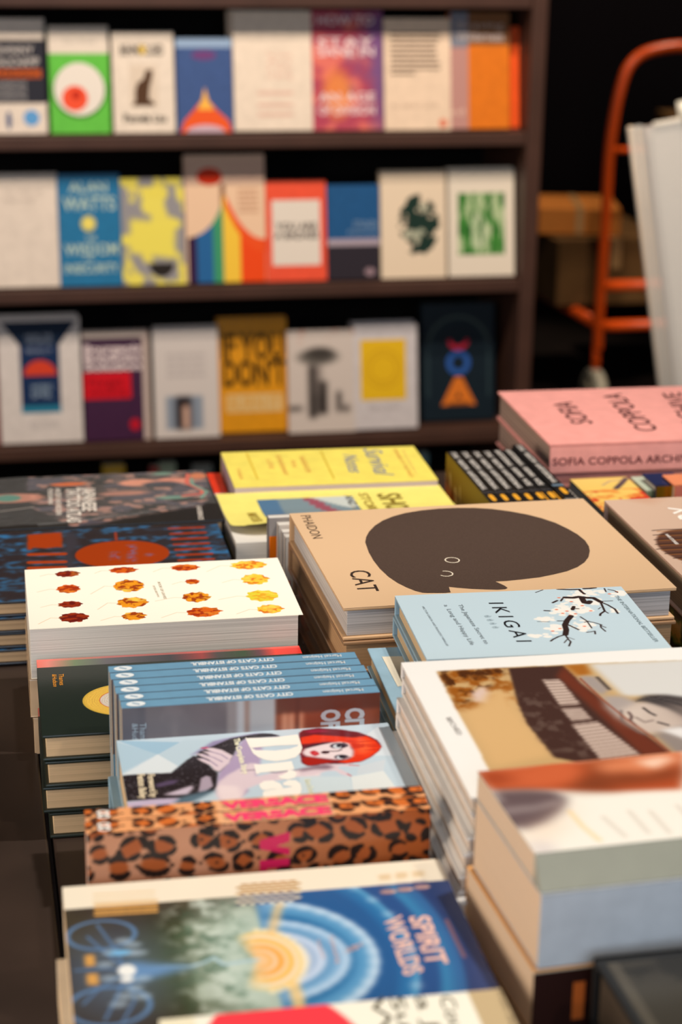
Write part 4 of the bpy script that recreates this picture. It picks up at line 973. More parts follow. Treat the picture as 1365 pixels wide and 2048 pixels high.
# back, arm and shoulders
A.poly(zb((0, 480), (140, 395), (240, 330), (460, 285), (700, 245), (860, 255), (940, 280), (560, 300), (430, 330), (300, 400)), (150, 140, 176), .0012)
A.poly(zb((560, 300), (620, 330), (760, 360), (760, 440), (740, 560), (700, 700), (560, 760), (620, 850), (490, 975), (330, 975), (270, 850), (290, 700), (330, 600), (450, 480)), SKS, .001)
A.poly(zb((480, 640), (620, 560), (700, 560), (690, 700), (920, 650), (1110, 635), (1365, 600), (1365, 690), (1120, 700), (920, 740), (700, 790), (600, 830), (500, 975), (330, 975), (275, 850), (300, 760), (400, 680)), SK, .0012)
A.poly(zb((290, 790), (500, 800), (560, 900), (490, 975), (330, 975), (275, 850)), SKL, .002)
A.poly(zb((1000, 645), (1365, 615), (1365, 690), (1120, 700), (900, 740)), SKL, .0008)
A.line(zb((540, 640), (680, 630), (900, 660), (1060, 640), (1180, 622), (1365, 605)), .0011, (90, 70, 96), .8, soft=.0008)
# dress
A.poly(zb((230, 385), (430, 300), (640, 262), (760, 246), (860, 250), (950, 275), (760, 290), (590, 300), (520, 340), (460, 470), (400, 560), (310, 655), (250, 640), (230, 590), (180, 550), (60, 500), (100, 440)), BK, .0006)
A.poly(za((95, 725), (330, 705), (730, 690), (820, 620), (940, 520), (1030, 465), (1080, 500), (1210, 570), (1280, 650), (1340, 690), (1320, 860), (1290, 920), (1060, 1010), (880, 1080), (800, 1100), (860, 1020), (560, 1035), (140, 1062), (130, 900)), BK, .0005)
A.poly(za((1120, 760), (1190, 725), (1240, 740), (1280, 860), (1180, 930), (1085, 940)), (176, 160, 176), .0006); A.poly(za((620, 975), (820, 910), (1010, 850), (1020, 890), (950, 970), (800, 980)), (206, 190, 206), .0008); A.poly(za((520, 840), (700, 790), (840, 780), (780, 830), (560, 880)), (92, 76, 104), .001)
A.poly(za((140, 1075), (500, 1030), (850, 1015), (860, 1050), (720, 1100), (400, 1125), (150, 1150)), (200, 184, 210), .0008); A.poly(za((860, 1000), (1290, 900), (1300, 925), (930, 1110), (760, 1100)), (92, 116, 132), .002)
sparkle = (A.noise((160, 100), 44, 1) > .80); dressm = (A.c.sum(-1) < 150); A.mix((sparkle & dressm).astype(float), (92, 86, 92), .7)
# hand on the waist
for pts in (((140, 400), (240, 398), (340, 420), (450, 480), (420, 520), (300, 480), (200, 430)), ((60, 460), (140, 460), (260, 500), (360, 540), (350, 580), (240, 540), (120, 490)), ((70, 510), (150, 510), (250, 560), (330, 600), (300, 640), (210, 580), (120, 540)), ((120, 430), (220, 440), (330, 490), (420, 530), (400, 570), (300, 530), (200, 470)), ((200, 440), (450, 480), (400, 570), (310, 650), (250, 630), (210, 560))):
    A.poly(zb(*pts), SK, .0005)
for pts in (((200, 432), (330, 470), (400, 515)), ((140, 470), (250, 500), (340, 545)), ((120, 505), (220, 540), (290, 590))): A.line(zb(*pts), .0009, (120, 100, 140), .8, soft=.0006)
A.ell(b.loc(*zb((155, 399))[0]), (.003, .0012), (190, 40, 90), px=False)
# hair, face
RD = (232, 58, 24); DR = (110, 24, 34)
A.poly(zb((1150, 240), (1200, 215), (1365, 190), (1365, 585), (1240, 590), (1180, 560), (1165, 490)), DR, .0006)
A.poly(zd((0, 250), (30, 215), (200, 192), (420, 205), (620, 235), (740, 280), (820, 320), (860, 385), (830, 430), (740, 500), (640, 545), (480, 565), (240, 570), (110, 585), (50, 570), (15, 530), (60, 490), (0, 470)), DR, .0006)
A.poly(zd((10, 290), (150, 262), (380, 275), (560, 290), (700, 275), (790, 320), (855, 385), (820, 435), (740, 495), (640, 540), (500, 560), (380, 545), (520, 520), (570, 460), (560, 400), (480, 345), (300, 335), (150, 350), (10, 362)), RD, .0006)
A.poly(zd((30, 220), (200, 205), (340, 225), (120, 245)), (150, 30, 60), .0008); A.poly(zd((600, 300), (720, 310), (760, 400), (700, 460), (610, 470)), (250, 110, 60), .003, a=.8)
A.poly(zd((18, 505), (100, 490), (240, 520), (400, 540), (240, 565), (110, 585), (50, 570)), (170, 34, 24), .0006)
nh = A.noise((12, 90), 3, 2); hm = ((A.c[..., 0] > 200) & (A.c[..., 1] < 120) & (A.c[..., 2] < 70)); A.mix((hm & (nh > .58)).astype(float), (190, 36, 20), .6)
A.poly(zd((20, 450), (60, 400), (180, 365), (330, 345), (420, 335), (520, 350), (540, 390), (568, 440), (560, 490), (490, 520), (380, 525), (200, 505), (60, 485)), (238, 220, 222), .0008)
A.poly(zd((24, 400), (190, 352), (330, 340), (200, 372), (60, 405)), (60, 30, 40), .0006)
A.poly(zd((110, 440), (150, 425), (190, 445), (205, 470), (160, 485), (125, 470)), (190, 30, 40), .0004); A.poly(zd((140, 445), (175, 452), (175, 466), (148, 460)), (240, 100, 100), .0003)
A.line(zd((255, 435), (330, 435), (400, 432), (440, 418)), .0012, (60, 36, 44), soft=.0006); A.ell(b.loc(*zd((268, 446))[0]), (.003, .0024), (70, 40, 46), .0006, px=False)
for c, s in (((408, 378), 1.0), ((437, 494), .8)):
    x0, y0 = b.loc(*zd(c)[0]); A.ell((x0, y0), (.0060*s, .0044*s), (52, 42, 56), .0014, px=False); A.ell((x0-.0012, y0-.0008), (.0030*s, .0036*s), (206, 212, 220), .0006, px=False); A.ell((x0, y0), (.0016, .0022), (30, 30, 40), px=False)
A.line(zd((455, 345), (500, 365), (500, 385)), .0009, (90, 70, 80)); A.line(zd((480, 500), (530, 495)), .0009, (140, 110, 120))
# raised hand
A.poly(zd((0, 625), (120, 600), (280, 565), (380, 575), (500, 572), (620, 582), (600, 592), (420, 592), (400, 610), (480, 650), (545, 690), (520, 700), (440, 680), (380, 640), (300, 640), (150, 680), (0, 695)), SK, .0006)
A.poly(zd((0, 622), (180, 580), (280, 568), (360, 600), (300, 625), (150, 625), (0, 650)), (120, 96, 110), .0014, a=.8)
A.line(zd((520, 578), (620, 585)), .0010, (190, 60, 70)); A.line(zd((500, 672), (540, 694)), .0010, (190, 60, 70))
A.add_to(b.mb, ARTG)
IV = (246, 240, 230)
# large serif title letters, turned with the cover
b.poly(zb((582, 292), (600, 300), (900, 290), (1115, 262), (1135, 262), (1150, 300), (1168, 360), (1130, 368), (900, 378), (650, 402), (630, 400), (604, 345)), IV)
b.poly(zb((650, 402), (690, 425), (900, 430), (1050, 412), (1130, 385), (1140, 366), (1168, 358), (1180, 400), (1165, 450), (1110, 500), (1000, 530), (900, 542), (800, 530), (720, 500), (665, 460), (635, 405)), IV)
b.poly(zb((672, 572), (740, 575), (900, 560), (1070, 540), (1098, 625), (1000, 640), (740, 662), (710, 680), (695, 670)), IV)
b.poly(zb((1040, 632), (1100, 640), (1125, 675), (1105, 715), (1030, 735), (960, 725), (925, 695), (975, 685), (1010, 665)), IV)
b.poly(zb((730, 780), (780, 750), (870, 742), (950, 775), (985, 822), (930, 832), (860, 835), (800, 850), (760, 840), (735, 815)), IV)
b.poly(zb((975, 770), (1040, 740), (1110, 740), (1160, 775), (1175, 830), (1165, 880), (1100, 910), (900, 935), (790, 935), (765, 900), (770, 860), (860, 840), (985, 825), (1080, 810), (1030, 800), (985, 795)), IV)
b.text('The Complete Story', *zb((460, 305), (560, 680), (520, 300)), (250, 244, 214), bold=.03); b.text('Simon Doonan', *zb((1205, 730), (1260, 900), (1270, 725)), (236, 236, 206), bold=.02)
b.text('Foreword by', *za((425, 712), (465, 1012), (515, 708)), (232, 214, 182), bold=.035); b.text('Fenton Bailey', *za((292, 712), (330, 1030), (385, 706)), (232, 214, 182), bold=.035)
r = b.done('book', 'pale blue art book with a red-haired woman lying across its cover')
q = Book(flatM(at(216, 1538, .81)[0], at(216, 1538, .81)[1], .8044, -.8, .128, .032), .213, .128, .032, cover=(150, 186, 208), pages=PAGEC, board=.0018); q.done('book', 'sky blue hardcover peeking out left beneath the red-haired woman book')
dup(q.root, Matrix.Translation((.001, .001, -.0324)) @ q.M, 'lower sky blue hardcover beneath the red-haired woman book')
q = Book(flatM(q.M.translation[0]+.003, 1.222, .8044-.0652, -.8, .12, .0322), .205, .12, .0322, cover=(44, 42, 44), pages=PAGEC); q.done('book', 'black hardcover at the foot of the red-haired woman pile')

# ------------------------------------------------------------------ leopard print books standing spine up
pf = at(173.3, 1668.4, .86); pr = at(862, 1615.7, .86); Lc = float(np.hypot(*(pr-pf)[:2])); yc = math.degrees(math.atan2((pr-pf)[1], (pr-pf)[0])); Tl = .0157
b = Book(standM(pf[0], pf[1], TZ+.0004, yc, Tl-.0003), Lc, hc, Tl-.0003, spine='+y', kind='paper', cover=(200, 112, 60), pages=PAGE)
def leopard(A, seed, step, base=(214, 150, 114), mid=(180, 92, 46), dark=(40, 28, 24), grad=True):
    r = seeded(seed); x0, y0, x1, y1 = A.box; w, h = x1-x0, y1-y0
    A.mix(np.ones(A.X.shape), base)
    if grad: A.mix(np.clip((A.X-x0)/w*1.6-.5, 0, 1), (172, 84, 34), .9)
    ny = max(1, int(round(h/step))); nx = int(round(w/(step*1.25)))
    for j in range(ny+1):
        for i in range(nx+1):
            cx = x0+(i+.5*(j % 2)+r.uniform(-.2, .2))*w/nx; cy = y0+(j+.25+r.uniform(-.2, .2))*h/ny; s = step*r.uniform(.30, .42); ax = r.uniform(1.0, 1.5); rot = r.uniform(-.6, .8)
            A.ell((cx, cy), (s*ax*.85, s*.85), mid, .002, px=False, ang=rot)
            k = r.randint(2, 4); a0 = r.uniform(0, 6.28)
            for q in range(k):
                a1 = a0+q*6.283/k; span = 6.283/k*r.uniform(.45, .8); w0 = s*r.uniform(.66, 1.0)
                for t in range(7):
                    aa = a1+span*t/6; px_, py_ = s*ax*math.cos(aa), s*math.sin(aa)
                    A.ell((cx+px_*math.cos(rot)-py_*math.sin(rot), cy+px_*math.sin(rot)+py_*math.cos(rot)), w0*.5*(1-.35*abs(t-3)/3+r.uniform(-.12, .12)), dark, .0009, px=False)
            if r.random() < .5: A.ell((cx+r.uniform(-.3, .3)*s, cy), (s*.2, s*.18), dark, .0008, px=False)
            if r.random() < .5: A.ell((cx+s*1.7, cy+s*r.uniform(-.6, .6)), (s*.22, s*.2), dark, .0008, px=False)
A = Art(b, (206, 138, 100), .0008, box=(0, hc-.062, Lc, hc)); leopard(A, 5, .0158)
for pts in (((520, 580), (840, 490), (840, 590), (700, 640), (840, 660), (840, 735), (520, 670)), ((520, 790), (840, 770), (840, 850), (600, 880), (600, 905), (520, 910))):
    A.poly(Z(5.25, 420, 1570)(*pts), (224, 36, 92))
A.add_to(b.mb, ARTG)
A = Art(b, (238, 166, 112), .0008, face='spine+y'); leopard(A, 9, .0150, base=(238, 166, 112), mid=(214, 112, 50), dark=(66, 42, 34), grad=False)
A.mix(((A.X > .38*Lc) & (A.X < .72*Lc)).astype(float), (244, 186, 140), .7); A.add_to(b.mb, ARTG)
b.text('VERSACE', (.395*Lc, Tl*.80), (.71*Lc, Tl*.80), (.395*Lc, Tl*.2), (242, 70, 112), face='spine+y', px=False, bold=.06)
b.ring((.052*Lc, Tl*.32), .0022, .0014, (246, 240, 232), face='spine+y', px=False, rx=1.4); b.ring((.052*Lc, Tl*.66), .0022, .0014, (246, 240, 232), face='spine+y', px=False, rx=1.4)
r = b.done('book', 'leopard print book standing spine up, the nearer of the pair, pink letters on its face')
dup(r, Matrix.Translation((.0008, Tl, .0004)) @ b.M, 'leopard print book standing spine up, behind its twin and against the red-haired woman book')

# ------------------------------------------------------------------ blue mandala book, front
b = flat((124.7, 1775), (874, 1717.8), .832, .172, .030, kind='paper', cover=(236, 224, 204), pages=PAGEC, yaw=-.9)
b.L += .001
A = Art(b, (58, 50, 46), .0008); n1 = A.noise((8, 7), 3, 4); n2 = A.noise((20, 16), 5, 3)
z2 = Z(2.5278, 80, 1700); zg = Z(2.5278, 520, 1700)
A.mix(np.clip((n1-.35)*2.4, 0, 1), (74, 66, 48), .8)
gx, gy = b.loc(*z2((900, 560))[0])
A.ell((gx, gy), (.045, .06), (70, 82, 52), .03, px=False, a=.8)
mx, my = b.loc(523, 1921)
A.ell((mx+.004, my), (.040, .075), (190, 208, 196), .028, px=False, a=.9)
def rr_(xr, yt): return (b.loc(xr, 1921)[0]-mx, b.loc(523, yt)[1]-my)
half = np.clip((A.X-(mx+.004))/.012, 0, 1); rgt = blur((A.X > mx+.030).astype(float), 10)
A.mix(rgt, (42, 62, 110))
def ring(xr, yt, c, soft=.002, a=1.0, clip=None):
    rx, ry = rr_(xr, yt); d = np.sqrt(((A.X-mx)/rx)**2+((A.Y-my)/ry)**2); m = np.clip((1-d)*min(rx, ry)/soft+.5, 0, 1)
    A.mix(m*(half if clip is None else clip), c, a)
ring(926, 1640, (52, 100, 154)); ring(900, 1655, (60, 134, 182), .008, .8); ring(880, 1690, (46, 82, 138), .004)
ring(838, 1716, (92, 160, 202)); ring(826, 1724, (48, 112, 168), .005); ring(800, 1740, (44, 92, 148), .006)
ring(763, 1800, (178, 206, 230), .003); ring(745, 1810, (90, 152, 198), .006); ring(715, 1826, (50, 112, 164), .006)
ring(703, 1840, (176, 204, 232), .003); ring(690, 1848, (120, 168, 208), .005); ring(664, 1856, (84, 138, 184), .004)
ring(655, 1862, (190, 206, 232), .003); ring(640, 1868, (158, 182, 214), .004)
ring(622, 1872, (222, 224, 228), .003, clip=np.clip((A.X-(mx-.004))/.008, 0, 1))
for k in range(15):
    t = -1.2+2.4*k/14
    for xr, yt, s in ((752, 1806, .0042), (696, 1844, .0036), (648, 1866, .003), (832, 1720, .004)):
        rx, ry = rr_(xr, yt); A.ell((mx+rx*math.cos(t), my+ry*math.sin(t)), s*.7, (226, 238, 250), .006, px=False, a=.42)
near = np.clip((A.X-(mx-.004)+abs(A.Y-my)*.35)/.012, 0, 1)
for xr, yt, c_ in ((606, 1864, (250, 206, 120)), (598, 1870, (236, 226, 214)), (590, 1876, (248, 188, 84)), (578, 1884, (240, 214, 184)), (570, 1890, (246, 168, 70)), (556, 1898, (238, 216, 196)), (548, 1903, (246, 174, 86)), (538, 1910, (240, 206, 170))):
    ring(xr, yt, c_, .0012, clip=near)
rx, ry = rr_(612, 1860)
for k in range(17):
    t = -1.5+3.0*k/16; A.ell((mx+rx*math.cos(t), my+ry*math.sin(t)), .0021, (250, 232, 190), .0012, px=False)
A.line(zg((60, 420), (90, 300), (100, 280)), .006, (248, 200, 130), .7, soft=.004); A.line(zg((170, 680), (195, 760), (200, 800)), .007, (250, 206, 130), .8, soft=.003)
A.mix(np.clip((n2-.52)*6, 0, 1)*(A.X < mx+.002)*(A.X > gx-.015), (206, 220, 204), .35)
A.c = np.stack([blur(A.c[..., i], 1) for i in range(3)], -1)
n5 = A.noise((30, 26), 77, 4); wis = np.clip(1-abs((A.X-mx+.028)/.030), 0, 1); A.mix(wis*np.clip((n5-.5)*7, 0, 1), (222, 232, 222), .6); A.mix(wis*np.clip((.44-n5)*8, 0, 1), (66, 96, 76), .55)
# blue tree of light on the left
cxl, cyl = b.loc(*z2((440, 610))[0])
A.ell((cxl-.006, cyl), (.030, .045), (96, 116, 140), .03, px=False, a=.55)
for pts, w in (((440, 610), (640, 590), (760, 590), (830, 570), (880, 545), (930, 580), (1100, 555)), .0022), : A.line(z2(*pts), w, (176, 206, 222), .9, soft=.002)
A.poly(z2((430, 560), (560, 575), (700, 585), (800, 590), (700, 612), (560, 650), (430, 690)), (104, 142, 186), .003)
for c, rx, ry in (((310, 430), .021, .017), ((350, 790), .024, .020)):
    x0, y0 = b.loc(*z2(c)[0]); A.ell((x0, y0), (rx, ry), (96, 130, 172), .0015, px=False, inner=.86, a=.9)
for pts in (((440, 610), (330, 520), (240, 440)), ((440, 610), (320, 600), (180, 610)), ((440, 620), (300, 700), (220, 780)), ((430, 600), (380, 500), (290, 380)), ((430, 650), (380, 760), (330, 860)), ((440, 620), (480, 760), (420, 870))): A.line(z2(*pts), .0018, (92, 126, 170), .8, soft=.0015)
for k, (x, y) in enumerate(((420, 460), (470, 480), (360, 520), (500, 520), (330, 580), (430, 740), (480, 700), (400, 780), (520, 740), (350, 650), (520, 650), (450, 520))): A.ell(b.loc(*z2((x, y))[0]), (.0048, .0032), (170, 190, 206), .003, px=False, a=.6)
A.ell((cxl, cyl), (.0052, .0062), (240, 240, 236), .002, px=False); A.ell(b.loc(*z2((440, 655))[0]), (.004, .003), (236, 236, 232), .002, px=False); A.ell(b.loc(*z2((405, 520))[0]), (.006, .003), (120, 180, 224), .002, px=False)
# cream strip along the back edge
yb0 = b.loc(*z2((140, 302))[0])[1]; A.mix(np.clip((A.Y-yb0)/.0008+.5, 0, 1), (240, 228, 206)); A.mix(((A.Y > yb0+.002) & (A.X < .004)).astype(float), (240, 228, 206))
# foil patterns
GO = (214, 158, 84); PKF = (232, 190, 176)
for k in range(4):
    for j in range(4):
        xx = 285+80*k; A.line(z2((xx, 275+18*j-k*5), (xx+62, 271+18*j-k*5)), .0030, GO, .95 if j else .5, soft=.001)
for j in range(3): A.line(z2((275, 225+22*j), (575, 207+22*j)), .0020, (226, 196, 148), .6, soft=.001)
for k in range(13):
    for j in range(8):
        if (k+j) % 2: 
            x = 1012+24*k; y = 178+14*j-k*1.8; A.ell(b.loc(*z2((x, y))[0]), (.0027, .0013), (176, 128, 66) if j < 4 else (60, 58, 90), .0006, px=False, a=.9)
        else:
            x = 1012+24*k; y = 178+14*j-k*1.8
            if j >= 4: A.ell(b.loc(*z2((x, y))[0]), (.0030, .0014), (240, 226, 196), .0008, px=False, a=.9)
for k in range(3):
    x0 = 600+85*k
    A.poly(zg((x0, 125-k*8), (x0+60, 120-k*8), (x0+64, 150-k*8), (x0+4, 156-k*8)), (206, 170, 120), .0008, a=.5); A.ell(b.loc(*zg((x0+50, 212-k*12))[0]), (.0050, .0024), (240, 190, 160), .001, px=False); A.poly(zg((x0, 180-10*k), (x0+70, 172-10*k), (x0+78, 225-10*k), (x0+10, 234-10*k)), (90, 76, 110), .001, a=.45)
for (x, y) in ((250, 545), (262, 640)): A.poly(z2((x-28, y-10), (x+28, y-16), (x+34, y+42), (x-20, y+44)), GO, .001)
A.line(zg((945, 355), (985, 440), (1035, 540)), .0025, (150, 100, 100), .7, soft=.001)
A.add_to(b.mb, ARTG)
PF = (226, 184, 172)
b.text('SPIRIT', *zg((755, 340), (850, 585), (855, 330)), PF, bold=.03); b.text('WORLDS', *zg((625, 350), (735, 640), (715, 330)), PF, bold=.03)
b.text('Philip', *zg((430, 500), (445, 520), (520, 470)), PF); b.text('Cultivating', *zg((350, 440), (390, 575), (372, 436)), PF); b.text('Visions', *zg((285, 455), (318, 550), (302, 452)), PF)
r = b.done('book', 'large blue and gold book with concentric rings and a cream strip, at the front')
q = Book(flatM(b.M.translation[0]-.0035, 1.012, .832-.0304, -.5, .135, .03), .236, .135, .03, kind='paper', cover=(238, 224, 200), pages=PAGEC); q.done('book', 'cream-edged book directly under the blue and gold front book')
for i in range(3):
    q = Book(flatM(.040+.001*i, 1.04, .832-.0304-.0304-(.0215)*i, -.7, .165, .0211), .236, .165, .0211, kind='paper', cover=(60, 52, 50), pages=PAGEN); q.done('book', 'dark paperback, %s from the top of the front pile' % ORD[i+2])

# ------------------------------------------------------------------ red and cream book cut by the bottom edge
b = flat((318, 2040), (1000, 1975), .848, .16, .03, kind='paper', cover=(240, 232, 214), yaw=-.6, pages=PAGEC)
A = Art(b, (244, 238, 220), .0012)
zn = Z(1.8446, 300, 1960); x0, y0 = b.loc(*zn((160, 130))[0]); x1, _ = b.loc(*zn((690, 150))[0])
A.ell(((x0+x1)/2+.005, y0-.085+.008), ((x1-x0)/2+.012, .095), (240, 62, 72), .001, px=False); A.mix((A.X < x0-.0).astype(float)*(A.Y > b.D-.03), (236, 226, 196)); 
A.mix((A.X > b.L*.90).astype(float), (196, 172, 132))
A.add_to(b.mb, ART)
for s, x in (('Courage', 1075), ('a Joy', 985), ('Suite', 890), ('Win', 815)): b.text(s, *zn((x-10, 62), (x+90, 330), (x+45, 60)), (84, 74, 50))
b.text('From the author of', *zn((1280, 44), (1400, 330), (1300, 42)), (90, 76, 60))
b.done('book', 'cream book with a large red circle and dark lettering, cut off by the bottom edge')
for i in range(4):
    T = .0276; q = Book(flatM(b.M.translation[0]+.002, .862, .848-.0304-(T+.0003)*i, -.4, .16, T), b.L-.004, .16, T, kind='paper', cover=(230, 218, 196), pages=PAGEC); q.done('book', 'cream book, %s from the top under the red circle book' % ORD[i+1])

# ------------------------------------------------------------------ white photo book pile
b = flat((802.5, 1325.4), None, .885, .214, .0125, L=.262, yaw=-1.3, kind='hard', cover=(244, 240, 234), pages=page_mat('page_edges_shaded', (222, 206, 190), .75), board=.0022, over=.002)
A = Art(b, (250, 247, 242), .0007)
zh = Z(2.3333, 780, 1280)
n1 = A.noise((30, 24), 3, 5); n2 = A.noise((40, 26), 9, 5); n3 = A.noise((6, 60), 2, 2)
A.poly(zh((213, 145), (930, 108), (1500, 88), (2300, 600), (465, 612)), (206, 170, 118), .0005)
A.poly(zh((213, 145), (550, 130), (590, 240), (600, 320), (450, 340), (300, 330)), (160, 92, 30), .003, tex=np.clip((n1-.35)*4, 0, 1)); A.poly(zh((213, 145), (560, 130), (480, 200), (440, 260), (330, 300), (280, 260)), (84, 46, 22), .003, tex=np.clip((n2-.42)*5, 0, 1))
A.poly(zh((380, 250), (440, 215), (470, 250), (475, 300), (400, 290)), (226, 200, 190), .002); A.poly(zh((470, 235), (560, 240), (600, 330), (760, 540), (480, 600), (330, 340), (420, 300)), (222, 180, 124), .004)
A.poly(zh((555, 132), (810, 120), (890, 200), (1050, 330), (1310, 530), (900, 575), (770, 550), (640, 390), (600, 300)), (72, 48, 42), .001)
A.poly(zh((810, 120), (880, 190), (1000, 290), (1190, 440), (1310, 528), (1180, 540), (1000, 370), (880, 260), (780, 170)), (112, 54, 38), .002)
A.poly(zh((600, 250), (720, 240), (1000, 540), (800, 560), (650, 400)), (96, 74, 66), .003, tex=np.clip((n2-.5)*6, 0, 1))
def keys(q, n):
    p00, p10, p11, p01 = [np.array(p) for p in zh(*q)]
    A.poly([tuple(p) for p in (p00, p10, p11, p01)], (216, 192, 178), .0005)
    for i in range(n):
        t = (i+.5)/n; a_ = p00+(p01-p00)*t; b2 = p10+(p11-p10)*t; A.line([tuple(a_), tuple(b2)], .0012, (70, 48, 44), 1.0)
keys(((712, 186), (795, 184), (890, 300), (795, 308)), 9); keys(((800, 322), (895, 315), (945, 370), (850, 380)), 5); keys(((850, 395), (970, 380), (1170, 535), (985, 560)), 11)
A.poly(zh((815, 118), (920, 112), (940, 160), (880, 170)), (176, 108, 40), .002); A.poly(zh((930, 112), (1500, 86), (2000, 420), (1250, 262), (1090, 262)), (222, 220, 216), .003)
G1, G2, G3 = (186, 170, 160), (120, 108, 104), (58, 50, 50)
A.poly(zh((885, 168), (960, 170), (1030, 230), (990, 262), (900, 200)), (168, 156, 150), .002); A.line(zh((970, 175), (1025, 230)), .003, G3, .7, soft=.002)
A.poly(zh((990, 260), (1090, 262), (1180, 300), (1100, 350), (1080, 380), (1010, 320)), (176, 164, 158), .003)
A.poly(zh((1085, 330), (1160, 290), (1300, 270), (1480, 330), (1480, 460), (1330, 440), (1200, 440), (1110, 390)), (206, 188, 176), .003)
A.poly(zh((1140, 285), (1200, 258), (1290, 256), (1400, 270), (1560, 330), (1560, 400), (1400, 370), (1300, 320), (1200, 290)), (70, 64, 64), .002)
A.poly(zh((1290, 280), (1420, 300), (1480, 380), (1400, 400), (1330, 340)), (150, 134, 126), .006, a=.7); A.poly(zh((1090, 340), (1150, 300), (1200, 330), (1160, 400), (1110, 390)), (222, 206, 194), .006, a=.8); A.line(zh((1150, 362), (1190, 384), (1228, 376)), .0018, (120, 104, 98), .8, soft=.002); A.line(zh((1116, 338), (1130, 356), (1126, 372)), .0022, (96, 74, 72), .9, soft=.0015)
for hk in range(9): A.line(zh((1150+8*hk, 288-3*hk), (1260+14*hk, 262+6*hk), (1420+10*hk, 300+9*hk), (1560, 350+9*hk)), .0011, (112, 104, 102) if hk % 2 else (40, 36, 38), .7, soft=.0008)
A.line(zh((1185, 318), (1215, 340), (1240, 352)), .0022, G3, soft=.001); A.line(zh((1255, 385), (1300, 398)), .0024, G3, soft=.001); A.line(zh((1120, 372), (1150, 400)), .002, G2, soft=.001); A.line(zh((1080, 330), (1085, 380), (1160, 430), (1240, 450)), .002, G2, .8, soft=.002)
A.poly(zh((1230, 440), (1365, 400), (1500, 430), (1500, 560), (1330, 530)), (150, 138, 132), .003); A.poly(zh((1260, 420), (1365, 405), (1500, 460), (1400, 470)), (236, 232, 230), .002)
A.line(zh((890, 180), (990, 275), (1100, 365), (1230, 455), (1310, 525)), .002, (150, 80, 60), .8)
qd = blur(A.mask(A.P(zh((213, 145), (930, 108), (1500, 88), (2300, 600), (465, 612)))), 1); A.mix(1-qd, (250, 247, 242))
A.add_to(b.mb, ARTG)
b.text('BECHED', *zh((262, 366), (318, 446), (285, 362)), (120, 112, 106))
r = b.done('book', 'white hardcover with a sepia piano photograph, topmost of the pile of thin white books')
offs = [(.0015, .001, .1), (-.0025, -.003, .2), (-.004, 0, -.3), (-.007, -.004, .1), (-.009, -.012, .2), (.004, -.002, 0), (.002, -.03, .2), (.000, -.002, .1), (-.004, -.028, .2), (-.001, -.002, 0), (.001, -.004, 0), (-.002, -.003, 0), (.001, -.003, 0)]
out = pile(b, r, 12, 'thin white hardcover, %s from the top of the white pile', 'thin white hardcovers', shifts=offs[:12]) if False else []
ORD2 = ORD+['eleventh', 'twelfth', 'thirteenth', 'fourteenth']
for i in range(1, 14):
    dx, dy, da = offs[i-1]; zsh = -(b.T+.0004)*i
    if .885-b.T+zsh < TZ: break
    dup(r, Matrix.Translation((dx, dy, zsh)) @ b.M @ Matrix.Rotation(math.radians(da), 4, 'Z'), 'thin white hardcover, %s from the top of the white pile' % ORD2[i], 'thin white hardcovers')
r['group'] = 'thin white hardcovers'

# ------------------------------------------------------------------ thick blurred books, right foreground
zm = Z(2.6, 840, 1500)
bT, bz = .0180, .9100
p = at(955.4, 1543, bz); q_ = at(1066, 1708, bz); r_ = at(1365, 1503, bz)
yw = math.degrees(math.atan2((r_-p)[1], (r_-p)[0])); Dp = float(np.hypot(*(q_-p)[:2]))
b = Book(flatM(p[0], p[1], bz, yw, Dp, bT), .17, Dp, bT, kind='paper', cover=(206, 204, 192), pages=page_mat('page_edges_warm', (222, 196, 168), .92), spine='-y')
A = Art(b, (246, 240, 228), .0009); n1 = A.noise((8, 6), 2, 3)
A.poly(zm((300, 113), (1365, 10), (1365, 205), (1000, 216), (760, 208), (560, 208), (380, 212)), (186, 82, 44), .003)
A.poly(zm((330, 118), (560, 95), (700, 60), (860, 80), (880, 130), (820, 180), (640, 200), (400, 200)), (206, 100, 60), .005); A.poly(zm((860, 70), (1000, 50), (1140, 110), (1365, 60), (1365, 150), (1080, 190), (840, 190), (880, 130)), (136, 66, 38), .006)
A.poly(zm((900, 70), (1080, 40), (1365, 5), (1365, 60), (1160, 120), (1060, 110), (960, 130)), (222, 134, 92), .005); A.poly(zm((1120, 60), (1260, 35), (1330, 40), (1220, 100)), (250, 214, 190), .004)
A.poly(zm((700, 214), (820, 175), (900, 130), (930, 160), (1060, 205), (900, 216)), (120, 60, 36), .005, a=.8); A.poly(zm((310, 116), (420, 120), (520, 150), (420, 180), (350, 180)), (150, 62, 34), .005, a=.8)
A.poly(zm((375, 212), (560, 206), (700, 214), (765, 250), (740, 320), (660, 380), (540, 420), (500, 400), (430, 300)), (104, 86, 88), .004); A.poly(zm((420, 300), (600, 285), (740, 250), (740, 285), (600, 320), (460, 340)), (140, 124, 124), .003)
A.poly(zm((540, 420), (700, 360), (760, 270), (800, 260), (760, 400), (640, 480), (580, 500)), (240, 206, 178), .008, a=.6); A.poly(zm((590, 490), (660, 480), (680, 540), (640, 540)), (200, 186, 190), .005)
A.line(zm((780, 320), (850, 400), (935, 470)), .003, (246, 210, 150), .7, soft=.003)
for x0, y0, x1, y1 in ((955, 350, 1070, 450), (1090, 320, 1190, 430), (1200, 320, 1300, 430), (1340, 290, 1460, 420)): A.line(zm((x0, y0), (x1, y1)), .0026, (216, 206, 192), .8, soft=.003)
A.add_to(b.mb, ARTG)
